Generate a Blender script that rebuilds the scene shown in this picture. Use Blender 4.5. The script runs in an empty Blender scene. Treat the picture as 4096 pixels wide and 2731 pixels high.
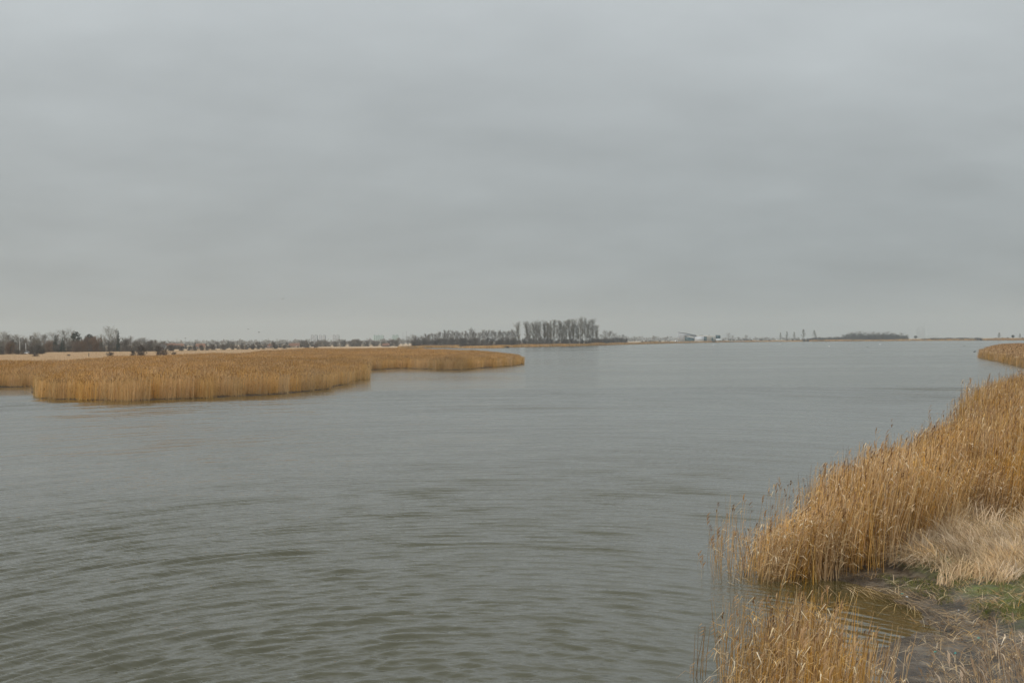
import bpy, math, random
import numpy as np
from mathutils import Matrix, Vector
from mathutils.geometry import tessellate_polygon

# ------------------------------------------------------------------ camera, sky, sun, exposure
sc = bpy.context.scene
R = math.radians
F = 2731.0            # survey unit: sideways metres per metre of survey depth
K = 5689.0 / F        # depth scale of the survey: a 50 mm lens on a 36 mm sensor
EYE = 5.0             # eye height above the water
ROLL = 0.0084         # the camera was held a touch out of level

cam_d = bpy.data.cameras.new('camera')
cam_d.lens = 50.0; cam_d.sensor_width = 36.0
cam_d.clip_start = 0.1; cam_d.clip_end = 30000
cam = bpy.data.objects.new('camera', cam_d)
sc.collection.objects.link(cam)
cr, sr = math.cos(ROLL), math.sin(ROLL)
cam.matrix_world = Matrix(((cr, sr, 0, 0), (0, 0, -1, 0), (-sr, cr, 0, EYE), (0, 0, 0, 1)))
sc.camera = cam

SUN_EL, SUN_AZ = R(40), R(-142)         # high, behind thick cloud; azimuth clockwise from the view direction
world = bpy.data.worlds.new('World'); sc.world = world
world.use_nodes = True
wn, wl = world.node_tree.nodes, world.node_tree.links
wn.clear()

def nd(nodes, typ, **kw):
    n = nodes.new(typ)
    for k, v in kw.items():
        setattr(n, k, v)
    return n

out = nd(wn, 'ShaderNodeOutputWorld')
bg = nd(wn, 'ShaderNodeBackground'); bg.inputs['Strength'].default_value = 0.1
sky = nd(wn, 'ShaderNodeTexSky', sky_type='NISHITA', sun_disc=False)
sky.sun_elevation = SUN_EL; sky.sun_rotation = SUN_AZ
sky.air_density = 1.0; sky.dust_density = 4.0; sky.ozone_density = 1.0
tc = nd(wn, 'ShaderNodeTexCoord')
sep = nd(wn, 'ShaderNodeSeparateXYZ'); wl.new(tc.outputs['Generated'], sep.inputs[0])

def wmath(op, a, b=None, clamp=False):
    n = nd(wn, 'ShaderNodeMath', operation=op, use_clamp=clamp)
    for i, v in enumerate((a, b)):
        if v is None: continue
        if isinstance(v, (int, float)): n.inputs[i].default_value = v
        else: wl.new(v, n.inputs[i])
    return n.outputs[0]

zc = wmath('MAXIMUM', sep.outputs['Z'], 0.0)
den = wmath('ADD', zc, 0.24)            # the cloud deck seen in perspective
cx_ = wmath('DIVIDE', sep.outputs['X'], den)
cy_ = wmath('DIVIDE', sep.outputs['Y'], den)
cmb = nd(wn, 'ShaderNodeCombineXYZ'); wl.new(cx_, cmb.inputs[0]); wl.new(cy_, cmb.inputs[1])
mapn = nd(wn, 'ShaderNodeMapping'); mapn.inputs['Location'].default_value = (3.1, 7.7, 0)
mapn.inputs['Rotation'].default_value = (0, 0, R(-24)); mapn.inputs['Scale'].default_value = (0.8, 1.0, 1)
wl.new(cmb.outputs[0], mapn.inputs[0])
n1 = nd(wn, 'ShaderNodeTexNoise'); n1.inputs['Scale'].default_value = 1.15; n1.inputs['Detail'].default_value = 7; n1.inputs['Roughness'].default_value = 0.5; n1.inputs['Distortion'].default_value = 0.5
n2 = nd(wn, 'ShaderNodeTexNoise'); n2.inputs['Scale'].default_value = 3.6; n2.inputs['Detail'].default_value = 4; n2.inputs['Roughness'].default_value = 0.5
wl.new(mapn.outputs[0], n1.inputs['Vector']); wl.new(mapn.outputs[0], n2.inputs['Vector'])
c1 = wmath('MULTIPLY', wmath('SUBTRACT', n1.outputs['Fac'], 0.5), 0.50)
c2 = wmath('MULTIPLY', wmath('SUBTRACT', n2.outputs['Fac'], 0.5), 0.44)
grad = wmath('MULTIPLY', zc, 1.85)      # an overcast sky brightens towards the zenith
bright = wmath('ADD', wmath('ADD', wmath('ADD', 1.0, c1), c2), grad)
ramp = nd(wn, 'ShaderNodeMix', data_type='RGBA')
ramp.inputs['A'].default_value = (3.08, 3.32, 3.36, 1)     # low cloud, faintly warm
ramp.inputs['B'].default_value = (3.74, 4.00, 4.12, 1)     # higher cloud, faintly blue
wl.new(wmath('MULTIPLY', zc, 3.6, True), ramp.inputs['Factor'])
cl = nd(wn, 'ShaderNodeVectorMath', operation='SCALE'); wl.new(ramp.outputs['Result'], cl.inputs[0]); wl.new(bright, cl.inputs['Scale'])
mixs = nd(wn, 'ShaderNodeMix', data_type='RGBA'); mixs.inputs['Factor'].default_value = 0.97
wl.new(sky.outputs[0], mixs.inputs['A']); wl.new(cl.outputs[0], mixs.inputs['B'])
wl.new(mixs.outputs['Result'], bg.inputs['Color']); wl.new(bg.outputs[0], out.inputs['Surface'])

sun_d = bpy.data.lights.new('sun', 'SUN'); sun_d.energy = 1.4; sun_d.angle = R(25); sun_d.color = (1.0, 0.98, 0.95)
sun = bpy.data.objects.new('sun', sun_d); sc.collection.objects.link(sun)
sdir = Vector((math.sin(SUN_AZ) * math.cos(SUN_EL), math.cos(SUN_AZ) * math.cos(SUN_EL), math.sin(SUN_EL)))
sun.rotation_euler = sdir.to_track_quat('Z', 'Y').to_euler()

sc.view_settings.view_transform = 'Standard'; sc.view_settings.look = 'None'
sc.view_settings.exposure = 0.0; sc.view_settings.gamma = 1.0
sc.view_settings.use_curve_mapping = False
cy = sc.cycles
cy.use_denoising = True; cy.denoiser = 'OPENIMAGEDENOISE'
try:
    cy.denoising_input_passes = 'RGB_ALBEDO_NORMAL'; cy.denoising_prefilter = 'ACCURATE'
except Exception:
    pass
cy.max_bounces = 5; cy.diffuse_bounces = 2; cy.glossy_bounces = 2; cy.transmission_bounces = 2
cy.volume_bounces = 1; cy.transparent_max_bounces = 8
cy.caustics_reflective = False; cy.caustics_refractive = False
cy.sample_clamp_indirect = 4.0

# ------------------------------------------------------------------ helpers
rng = np.random.default_rng(11)
random.seed(11)

def ground(u, v):
    """point on the water level seen at photograph position (u, v)"""
    x, y = u - 2048.0, 1365.5 - v
    xl, yl = x * cr + y * sr, -x * sr + y * cr
    d = EYE * F / -yl
    return (xl * d / F, d * K)

def at(u, d):
    """plan position at distance d on the bearing of photograph column u"""
    return ((u - 2048.0) * d / F, d * K)

def deep(poly):
    return [(x, y * K) for x, y in poly]

def obj(name, me, mat=None, parent=None, loc=None):
    o = bpy.data.objects.new(name, me)
    sc.collection.objects.link(o)
    if mat is not None:
        me.materials.clear()
        for m in (mat if isinstance(mat, (list, tuple)) else [mat]):
            me.materials.append(m)
    if parent is not None: o.parent = parent
    if loc is not None: o.location = loc
    return o

def tag(o, label=None, cat=None, group=None, kind=None):
    if label: o['label'] = label
    if cat: o['category'] = cat
    if group: o['group'] = group
    if kind: o['kind'] = kind
    return o

def empty(name, loc, rz=0.0, s=1.0):
    o = bpy.data.objects.new(name, None); sc.collection.objects.link(o)
    o.location = loc; o.rotation_euler = (0, 0, rz)
    o.scale = (s, s, s) if isinstance(s, (int, float)) else s
    o.empty_display_size = 0.2
    return o

def mesh_np(name, V, Fc, smooth=False, attrs=None, midx=None):
    me = bpy.data.meshes.new(name)
    V = np.asarray(V, np.float32); Fc = np.asarray(Fc, np.int32)
    k = Fc.shape[1]
    me.vertices.add(len(V)); me.vertices.foreach_set('co', V.ravel())
    me.loops.add(Fc.size); me.loops.foreach_set('vertex_index', Fc.ravel())
    me.polygons.add(len(Fc)); me.polygons.foreach_set('loop_start', np.arange(len(Fc), dtype=np.int32) * k)
    if smooth: me.polygons.foreach_set('use_smooth', np.ones(len(Fc), bool))
    if midx is not None: me.polygons.foreach_set('material_index', np.asarray(midx, np.int32))
    me.update(calc_edges=True)
    for n, a in (attrs or {}).items():
        at_ = me.attributes.new(n, 'FLOAT', 'POINT'); at_.data.foreach_set('value', np.asarray(a, np.float32))
    return me

class MB:
    """collects triangles and quads (quads split) into one mesh"""
    def __init__(s): s.v = []; s.f = []; s.m = []; s.t = []
    def add(s, V, Fc, m=0, tint=0.5):
        b = len(s.v)
        for p in V: s.v.append(tuple(p)); s.t.append(tint)
        for q in Fc:
            if len(q) == 3: s.f.append([b + i for i in q]); s.m.append(m)
            else:
                for i in range(1, len(q) - 1):
                    s.f.append([b + q[0], b + q[i], b + q[i + 1]]); s.m.append(m)
    def box(s, x0, x1, y0, y1, z0, z1, m=0):
        s.add([(x0, y0, z0), (x1, y0, z0), (x1, y1, z0), (x0, y1, z0), (x0, y0, z1), (x1, y0, z1), (x1, y1, z1), (x0, y1, z1)],
              [(3, 2, 1, 0), (4, 5, 6, 7), (0, 1, 5, 4), (1, 2, 6, 5), (2, 3, 7, 6), (3, 0, 4, 7)], m)
    def prism(s, prof, y0, y1, m=0):
        """extrude an x-z outline from y0 to y1"""
        n = len(prof)
        V = [(x, y0, z) for x, z in prof] + [(x, y1, z) for x, z in prof]
        tri = [tuple(q) for q in tessellate_polygon([[Vector((x, z, 0)) for x, z in prof]])]     # outlines may be concave
        s.add(V, tri + [(c + n, b + n, a + n) for a, b, c in tri] + [(i, i + n, (i + 1) % n + n, (i + 1) % n) for i in range(n)], m)
    def tube(s, pts, rad, sides=5, m=0, tint=0.5):
        pts = [Vector(p) for p in pts]; V = []; Fc = []
        for i, p in enumerate(pts):
            d = (pts[min(i + 1, len(pts) - 1)] - pts[max(i - 1, 0)]).normalized()
            a = d.orthogonal().normalized(); b = d.cross(a)
            for k in range(sides):
                t = 2 * math.pi * k / sides
                V.append(p + (a * math.cos(t) + b * math.sin(t)) * rad[i])
        for i in range(len(pts) - 1):
            for k in range(sides):
                k2 = (k + 1) % sides
                Fc.append((i * sides + k, i * sides + k2, (i + 1) * sides + k2, (i + 1) * sides + k))
        s.add(V, Fc, m, tint)
    def ell(s, c, r, m=0, seg=8, rings=5, rot=None):
        V = []; Fc = []
        for j in range(rings + 1):
            ph = math.pi * j / rings
            for k in range(seg):
                t = 2 * math.pi * k / seg
                p = Vector((r[0] * math.sin(ph) * math.cos(t), r[1] * math.sin(ph) * math.sin(t), r[2] * math.cos(ph)))
                if rot is not None: p = rot @ p
                V.append(p + Vector(c))
        for j in range(rings):
            for k in range(seg):
                k2 = (k + 1) % seg
                Fc.append((j * seg + k, (j + 1) * seg + k, (j + 1) * seg + k2, j * seg + k2))
        s.add(V, Fc, m)
    def mesh(s, name, smooth=False):
        return mesh_np(name, s.v, s.f, smooth, {'tint': s.t}, s.m)

def vnoise(x, y, seed=0):
    """smooth value noise, about -1..1, unit cell"""
    x = np.asarray(x, float); y = np.asarray(y, float)
    xi = np.floor(x).astype(np.int64); yi = np.floor(y).astype(np.int64)
    fx = x - xi; fy = y - yi
    fx = fx * fx * (3 - 2 * fx); fy = fy * fy * (3 - 2 * fy)
    def h(a, b):
        n = (a * 374761393 + b * 668265263 + seed * 974711) & 0xffffffff
        n = ((n ^ (n >> 13)) * 1274126177) & 0xffffffff
        return ((n ^ (n >> 16)) & 0xffff) / 32767.5 - 1
    return (h(xi, yi) * (1 - fx) + h(xi + 1, yi) * fx) * (1 - fy) + (h(xi, yi + 1) * (1 - fx) + h(xi + 1, yi + 1) * fx) * fy

def fbm(x, y, seed=0, oct=4):
    s = 0; a = 1; t = 0
    for o in range(oct):
        s = s + a * vnoise(x * 2 ** o, y * 2 ** o, seed + o * 7); t += a; a *= 0.5
    return s / t

def sdist(X, Y, poly):
    """signed distance to a polygon, positive inside"""
    X = np.asarray(X, float); Y = np.asarray(Y, float)
    best = np.full(X.shape, 1e18); ins = np.zeros(X.shape, bool)
    n = len(poly)
    for i in range(n):
        (ax, ay), (bx, by) = poly[i], poly[(i + 1) % n]
        ex, ey = bx - ax, by - ay
        L = ex * ex + ey * ey + 1e-12
        t = np.clip(((X - ax) * ex + (Y - ay) * ey) / L, 0, 1)
        best = np.minimum(best, (X - ax - t * ex) ** 2 + (Y - ay - t * ey) ** 2)
        c = ((ay > Y) != (by > Y))
        with np.errstate(divide='ignore', invalid='ignore'):
            xc = ax + (Y - ay) * ex / (ey if ey != 0 else 1e-12)
        ins ^= c & (X < xc)
    d = np.sqrt(best)
    return np.where(ins, d, -d)

# ------------------------------------------------------------------ materials
def mat(name, col, rough=0.8, var=0.0, vscale=1.0, metal=0.0, spec=0.3, trans=0.0, tint=None, objrand=0.0):
    m = bpy.data.materials.new(name); m.use_nodes = True
    n, l = m.node_tree.nodes, m.node_tree.links
    p = n['Principled BSDF']
    p.inputs['Base Color'].default_value = (*col, 1); p.inputs['Roughness'].default_value = rough
    p.inputs['Metallic'].default_value = metal; p.inputs['Specular IOR Level'].default_value = spec
    src = None
    if tint is not None:                                   # stem-to-stem colour differences
        a = nd(n, 'ShaderNodeAttribute', attribute_name='tint')
        r = nd(n, 'ShaderNodeValToRGB'); els = r.color_ramp.elements
        els[0].color = (*tint[0], 1); els[1].color = (*tint[-1], 1)
        for i, c in enumerate(tint[1:-1]):
            e = els.new((i + 1) / (len(tint) - 1)); e.color = (*c, 1)
        l.new(a.outputs['Fac'], r.inputs[0]); src = r.outputs[0]
    if var > 0 or objrand > 0:
        hs = nd(n, 'ShaderNodeHueSaturation'); hs.inputs['Color'].default_value = (*col, 1)
        if src is not None: l.new(src, hs.inputs['Color'])
        val = nd(n, 'ShaderNodeMath', operation='MULTIPLY_ADD'); val.inputs[1].default_value = var * 2; val.inputs[2].default_value = 1 - var
        if var > 0:
            t = nd(n, 'ShaderNodeNewGeometry'); nz = nd(n, 'ShaderNodeTexNoise'); nz.inputs['Scale'].default_value = 1; nz.inputs['Detail'].default_value = 4
            mp = nd(n, 'ShaderNodeMapping'); mp.inputs['Scale'].default_value = vscale if isinstance(vscale, tuple) else (vscale,) * 3
            l.new(t.outputs['Position'], mp.inputs[0]); l.new(mp.outputs[0], nz.inputs['Vector'])
            st = nd(n, 'ShaderNodeMapRange'); st.inputs['From Min'].default_value = .3; st.inputs['From Max'].default_value = .7
            l.new(nz.outputs['Fac'], st.inputs['Value']); l.new(st.outputs[0], val.inputs[0])
        else:
            val.inputs[0].default_value = 0.5
        if objrand > 0:
            oi = nd(n, 'ShaderNodeObjectInfo'); mm = nd(n, 'ShaderNodeMath', operation='MULTIPLY_ADD')
            mm.inputs[1].default_value = objrand * 2; mm.inputs[2].default_value = 1 - objrand
            l.new(oi.outputs['Random'], mm.inputs[0])
            mu = nd(n, 'ShaderNodeMath', operation='MULTIPLY'); l.new(mm.outputs[0], mu.inputs[0]); l.new(val.outputs[0], mu.inputs[1])
            l.new(mu.outputs[0], hs.inputs['Value'])
            fr = nd(n, 'ShaderNodeMath', operation='FRACT'); f7 = nd(n, 'ShaderNodeMath', operation='MULTIPLY'); f7.inputs[1].default_value = 7.13
            l.new(oi.outputs['Random'], f7.inputs[0]); l.new(f7.outputs[0], fr.inputs[0])
            sa = nd(n, 'ShaderNodeMath', operation='MULTIPLY_ADD'); sa.inputs[1].default_value = -1.6 * objrand; sa.inputs[2].default_value = 1.09
            l.new(fr.outputs[0], sa.inputs[0]); l.new(sa.outputs[0], hs.inputs['Saturation'])
        else:
            l.new(val.outputs[0], hs.inputs['Value'])
        src = hs.outputs[0]
    if src is not None: l.new(src, p.inputs['Base Color'])
    if trans > 0:
        tr = nd(n, 'ShaderNodeBsdfTranslucent'); tr.inputs['Color'].default_value = (*col, 1)
        if src is not None: l.new(src, tr.inputs['Color'])
        mx = nd(n, 'ShaderNodeMixShader'); mx.inputs[0].default_value = trans
        l.new(p.outputs[0], mx.inputs[1]); l.new(tr.outputs[0], mx.inputs[2])
        l.new(mx.outputs[0], n['Material Output'].inputs['Surface'])
    return m

M = {}
M['reed'] = mat('reed_stem', (.45, .27, .09), .65, tint=[(.14, .070, .020), (.54, .285, .062), (.73, .41, .100), (.87, .62, .29)], trans=.33, var=.26, vscale=(.55, .4, .2), objrand=.26)
M['leaf'] = mat('reed_leaf', (.6, .42, .2), .7, tint=[(.40, .21, .06), (.68, .42, .14), (.86, .70, .45)], trans=.33, var=.15, vscale=(.5, .4, .2), objrand=.22)
M['plume'] = mat('reed_plume', (.2, .11, .05), .9, tint=[(.16, .085, .045), (.40, .235, .11), (.66, .47, .28)], trans=.2)
M['mreed'] = mat('marsh_reed_stem', (.45, .3, .12), .7, tint=[(.46, .265, .095), (.76, .47, .18), (.86, .61, .29)], trans=.42, var=.17, vscale=(.035, .075, .1), objrand=.16)
M['mplume'] = mat('marsh_reed_plume', (.3, .17, .07), .9, tint=[(.24, .125, .042), (.41, .225, .075), (.53, .32, .13)], trans=.3, var=.22, vscale=(.03, .07, .1), objrand=.18)
M['straw'] = mat('matted_straw', (.6, .45, .27), .75, tint=[(.20, .11, .042), (.60, .40, .195), (.82, .62, .38)], trans=.3, var=.2, vscale=(1.1, .9, .5), objrand=.25)
M['rot'] = mat('rotting_reed', (.3, .18, .08), .8, tint=[(.10, .06, .03), (.30, .18, .08), (.5, .35, .18)], trans=.1)
M['grass'] = mat('green_grass', (.12, .17, .03), .7, tint=[(.07, .085, .015), (.14, .17, .03), (.30, .25, .08)], trans=.3)
M['mgrass'] = mat('meadow_grass', (.5, .36, .21), .8, tint=[(.42, .28, .155), (.60, .43, .26), (.70, .53, .36)], trans=.2)
M['bark'] = mat('grey_bark', (.10, .083, .068), .9, var=.25, vscale=.6, objrand=.2)
M['twig'] = mat('bare_twigs', (.115, .092, .072), .9, tint=[(.075, .06, .048), (.125, .10, .078), (.18, .15, .115)], objrand=.25)
M['twigpale'] = mat('pale_twigs', (.16, .14, .105), .9, tint=[(.10, .085, .06), (.165, .14, .10), (.23, .20, .15)], objrand=.2)
M['rust'] = mat('rust_twigs', (.18, .10, .055), .9, tint=[(.10, .06, .038), (.17, .095, .052), (.25, .15, .08)], objrand=.2)
M['thorn'] = mat('dark_thorn_twigs', (.07, .05, .042), .9, tint=[(.04, .03, .026), (.075, .052, .042), (.12, .085, .065)], objrand=.2)
M['needle'] = mat('dark_needles', (.03, .045, .03), .8, tint=[(.015, .024, .017), (.032, .05, .034), (.055, .075, .045)], objrand=.2)
M['white'] = mat('white_paint', (.78, .78, .76), .6, var=.08, vscale=.3)
M['cream'] = mat('cream_concrete', (.62, .59, .53), .8, var=.12, vscale=.25)
M['pale'] = mat('pale_grey_panel', (.66, .68, .70), .6, var=.06, vscale=.2)
M['sail'] = mat('sail_wall_panel', (.47, .49, .52), .6, var=.05, vscale=.2)
M['polewhite'] = mat('pole_paint', (.50, .50, .49), .6)
M['teal'] = mat('teal_glass', (.02, .07, .085), .12, spec=.6)
M['mullion'] = mat('mullion_metal', (.16, .25, .27), .5, metal=.3)
M['dark'] = mat('dark_metal', (.06, .062, .065), .5, metal=.4)
M['tower'] = mat('tower_wall', (.16, .18, .21), .7)
M['towerband'] = mat('balcony_band_white', (.80, .82, .84), .6)
M['towergreen'] = mat('balcony_band_green', (.58, .76, .66), .6)
M['roofred'] = mat('red_tile_roof', (.25, .135, .09), .85, var=.15, vscale=.4)
M['roofgrey'] = mat('grey_roof', (.16, .16, .17), .85, var=.1, vscale=.4)
M['brick'] = mat('yellow_brick', (.42, .34, .25), .85, var=.12, vscale=.6)
M['housewhite'] = mat('rendered_wall', (.46, .45, .43), .8, var=.06, vscale=.5)
M['pane'] = mat('window_pane', (.03, .035, .045), .15, spec=.6)
M['tyre'] = mat('tyre_rubber', (.02, .02, .02), .8)
M['carglass'] = mat('car_glass', (.02, .025, .03), .08, spec=.6)
for k, c in dict(white=(.75, .75, .75), silver=(.42, .43, .45), dark=(.04, .045, .055), blue=(.05, .10, .22), red=(.30, .03, .03)).items():
    M['car' + k] = mat('car_paint_' + k, c, .3, spec=.5)
M['litter'] = mat('teal_plastic', (.07, .40, .37), .5)
M['litterw'] = mat('white_plastic', (.72, .74, .76), .5)
M['feather'] = mat('white_feathers', (.8, .8, .78), .8)
M['duck'] = mat('dark_feathers', (.05, .045, .04), .8)
M['beak'] = mat('orange_beak', (.6, .22, .04), .6)
M['wood'] = mat('weathered_wood', (.14, .11, .085), .9, var=.2, vscale=3)
M['turbine'] = mat('turbine_white', (.66, .67, .68), .6)
M['stationgrey'] = mat('power_station_grey', (.22, .24, .26), .8)
M['sign'] = mat('tan_lettering', (.42, .36, .26), .7)

# the water: turbid olive brown, smooth skin with fine wind ripples
def water_material():
    m = bpy.data.materials.new('lake_water'); m.use_nodes = True
    n, l = m.node_tree.nodes, m.node_tree.links
    p = n['Principled BSDF']
    p.inputs['Base Color'].default_value = (.050, .045, .016, 1)
    p.inputs['Roughness'].default_value = .06; p.inputs['IOR'].default_value = 1.48
    g = nd(n, 'ShaderNodeNewGeometry')
    def mapping(scale, rot=0, loc=(0, 0, 0)):
        mp = nd(n, 'ShaderNodeMapping'); mp.inputs['Scale'].default_value = scale; mp.inputs['Rotation'].default_value = (0, 0, rot)
        mp.inputs['Location'].default_value = loc
        l.new(g.outputs['Position'], mp.inputs[0]); return mp.outputs[0]
    def noise(vec, scale, detail, rough=.5):
        t = nd(n, 'ShaderNodeTexNoise'); t.inputs['Scale'].default_value = scale; t.inputs['Detail'].default_value = detail; t.inputs['Roughness'].default_value = rough
        l.new(vec, t.inputs['Vector']); return t.outputs['Fac']
    def mth(op, a, b):
        k = nd(n, 'ShaderNodeMath', operation=op)
        for i, v in enumerate((a, b)):
            if isinstance(v, (int, float)): k.inputs[i].default_value = v
            else: l.new(v, k.inputs[i])
        return k.outputs[0]
    # ripples lie along the wave fronts that spread from the bay mouth
    so = nd(n, 'ShaderNodeVectorMath', operation='SUBTRACT'); l.new(g.outputs['Position'], so.inputs[0]); so.inputs[1].default_value = (-.9, 8.0, 0)
    sx = nd(n, 'ShaderNodeSeparateXYZ'); l.new(so.outputs[0], sx.inputs[0])
    ang = mth('ARCTAN2', sx.outputs['X'], sx.outputs['Y'])
    ln = nd(n, 'ShaderNodeVectorMath', operation='LENGTH'); l.new(so.outputs[0], ln.inputs[0])
    cmbn = nd(n, 'ShaderNodeCombineXYZ'); l.new(mth('MULTIPLY', ang, 14.0), cmbn.inputs[0]); l.new(mth('MULTIPLY', ln.outputs['Value'], 2.9), cmbn.inputs[1])
    fine = noise(cmbn.outputs[0], 1.25, 4, .6)
    crinkle = noise(mapping((5.5, 8.5, 5), R(14)), 1.0, 2, .5)
    big = noise(mapping((.16, .22, 1), R(-3), (3, 25, 0)), 1.0, 6, .6)
    # wind lanes: rougher and calmer patches of the lake
    lane = nd(n, 'ShaderNodeMapRange'); lane.inputs['From Min'].default_value = .38; lane.inputs['From Max'].default_value = .62
    lane.inputs['To Min'].default_value = .55; lane.inputs['To Max'].default_value = 1.15
    l.new(noise(mapping((.010, .020, 1), R(-12)), 1.0, 3, .5), lane.inputs['Value'])
    at_ = nd(n, 'ShaderNodeAttribute', attribute_name='chop')
    far = nd(n, 'ShaderNodeAttribute', attribute_name='farness')
    nearf = mth('SUBTRACT', 1.0, mth('MULTIPLY', far.outputs['Fac'], .8))
    h = mth('ADD', mth('MULTIPLY', mth('ADD', mth('MULTIPLY', fine, .064), mth('MULTIPLY', crinkle, .016)), nearf), mth('MULTIPLY', mth('MULTIPLY', big, .22), far.outputs['Fac']))
    h = mth('MULTIPLY', mth('MULTIPLY', h, lane.outputs[0]), at_.outputs['Fac'])
    b = nd(n, 'ShaderNodeBump'); b.inputs['Strength'].default_value = 1.0; b.inputs['Distance'].default_value = 1.0
    l.new(h, b.inputs['Height']); l.new(b.outputs[0], p.inputs['Normal'])
    rr = nd(n, 'ShaderNodeMath', operation='MULTIPLY_ADD'); rr.inputs[1].default_value = .10; rr.inputs[2].default_value = .04
    vf = nd(n, 'ShaderNodeAttribute', attribute_name='openness'); l.new(mth('MULTIPLY', vf.outputs['Fac'], lane.outputs[0]), rr.inputs[0]); l.new(rr.outputs[0], p.inputs['Roughness'])
    return m

def earth_material():
    """meadow and marsh floor: dry tan grass, dark peat at the water's edge"""
    m = bpy.data.materials.new('marsh_ground'); m.use_nodes = True
    n, l = m.node_tree.nodes, m.node_tree.links
    p = n['Principled BSDF']; p.inputs['Roughness'].default_value = .9; p.inputs['Specular IOR Level'].default_value = .15
    g = nd(n, 'ShaderNodeNewGeometry')
    def noise(sx, sy, d):
        mp = nd(n, 'ShaderNodeMapping'); mp.inputs['Scale'].default_value = (sx, sy, 1); l.new(g.outputs['Position'], mp.inputs[0])
        t = nd(n, 'ShaderNodeTexNoise'); t.inputs['Scale'].default_value = 1; t.inputs['Detail'].default_value = d; l.new(mp.outputs[0], t.inputs['Vector']); return t.outputs['Fac']
    r = nd(n, 'ShaderNodeValToRGB'); e = r.color_ramp.elements
    e[0].position = .3; e[0].color = (.40, .28, .17, 1); e[1].position = .7; e[1].color = (.62, .46, .31, 1)
    l.new(noise(.03, .05, 6), r.inputs[0])
    r2 = nd(n, 'ShaderNodeValToRGB'); e2 = r2.color_ramp.elements
    e2[0].position = .35; e2[0].color = (.75, .72, .66, 1); e2[1].position = .65; e2[1].color = (1.1, 1.08, 1.02, 1)
    l.new(noise(.8, .8, 4), r2.inputs[0])
    mu = nd(n, 'ShaderNodeMix', data_type='RGBA', blend_type='MULTIPLY'); mu.inputs['Factor'].default_value = 1
    l.new(r.outputs[0], mu.inputs['A']); l.new(r2.outputs[0], mu.inputs['B'])
    a = nd(n, 'ShaderNodeAttribute', attribute_name='dry')
    mx = nd(n, 'ShaderNodeMix', data_type='RGBA'); mx.inputs['A'].default_value = (.07, .05, .03, 1)
    l.new(a.outputs['Fac'], mx.inputs['Factor']); l.new(mu.outputs['Result'], mx.inputs['B'])
    l.new(mx.outputs['Result'], p.inputs['Base Color'])
    return m

def mud_material():
    m = bpy.data.materials.new('bank_mud'); m.use_nodes = True
    n, l = m.node_tree.nodes, m.node_tree.links
    p = n['Principled BSDF']
    g = nd(n, 'ShaderNodeNewGeometry')
    def noise(s, d, rough=.55, dist=0, loc=(0, 0, 0)):
        mp = nd(n, 'ShaderNodeMapping'); mp.inputs['Scale'].default_value = (s, s, s); mp.inputs['Location'].default_value = loc; l.new(g.outputs['Position'], mp.inputs[0])
        t = nd(n, 'ShaderNodeTexNoise'); t.inputs['Scale'].default_value = 1; t.inputs['Detail'].default_value = d; t.inputs['Roughness'].default_value = rough; t.inputs['Distortion'].default_value = dist
        l.new(mp.outputs[0], t.inputs['Vector']); return t.outputs['Fac']
    r = nd(n, 'ShaderNodeValToRGB'); e = r.color_ramp.elements
    e[0].position = .34; e[0].color = (.022, .017, .011, 1); e[1].position = .66; e[1].color = (.19, .148, .102, 1)
    k = e.new(.5); k.color = (.072, .054, .036, 1)
    l.new(noise(2.2, 8, .62, .6), r.inputs[0])
    # moss and short green growth on the drier shelf
    am = nd(n, 'ShaderNodeAttribute', attribute_name='moss')
    mr = nd(n, 'ShaderNodeMath', operation='MULTIPLY'); l.new(am.outputs['Fac'], mr.inputs[0])
    st = nd(n, 'ShaderNodeMapRange'); st.inputs['From Min'].default_value = .36; st.inputs['From Max'].default_value = .56
    l.new(noise(1.6, 6, .6, .3, (4, 2, 0)), st.inputs['Value']); l.new(st.outputs[0], mr.inputs[1])
    gr = nd(n, 'ShaderNodeValToRGB'); ge = gr.color_ramp.elements
    ge[0].position = .3; ge[0].color = (.06, .075, .014, 1); ge[1].position = .7; ge[1].color = (.17, .20, .035, 1)
    l.new(noise(14, 3), gr.inputs[0])
    mx = nd(n, 'ShaderNodeMix', data_type='RGBA'); l.new(mr.outputs[0], mx.inputs['Factor']); l.new(r.outputs[0], mx.inputs['A']); l.new(gr.outputs[0], mx.inputs['B'])
    l.new(mx.outputs['Result'], p.inputs['Base Color'])
    aw = nd(n, 'ShaderNodeAttribute', attribute_name='wet')
    ro = nd(n, 'ShaderNodeMapRange'); ro.inputs['To Min'].default_value = .85; ro.inputs['To Max'].default_value = .16
    l.new(aw.outputs['Fac'], ro.inputs['Value']); l.new(ro.outputs[0], p.inputs['Roughness'])
    b = nd(n, 'ShaderNodeBump'); b.inputs['Strength'].default_value = 1.0; b.inputs['Distance'].default_value = .09
    l.new(noise(9, 8, .6), b.inputs['Height']); l.new(b.outputs[0], p.inputs['Normal'])
    return m

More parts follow.
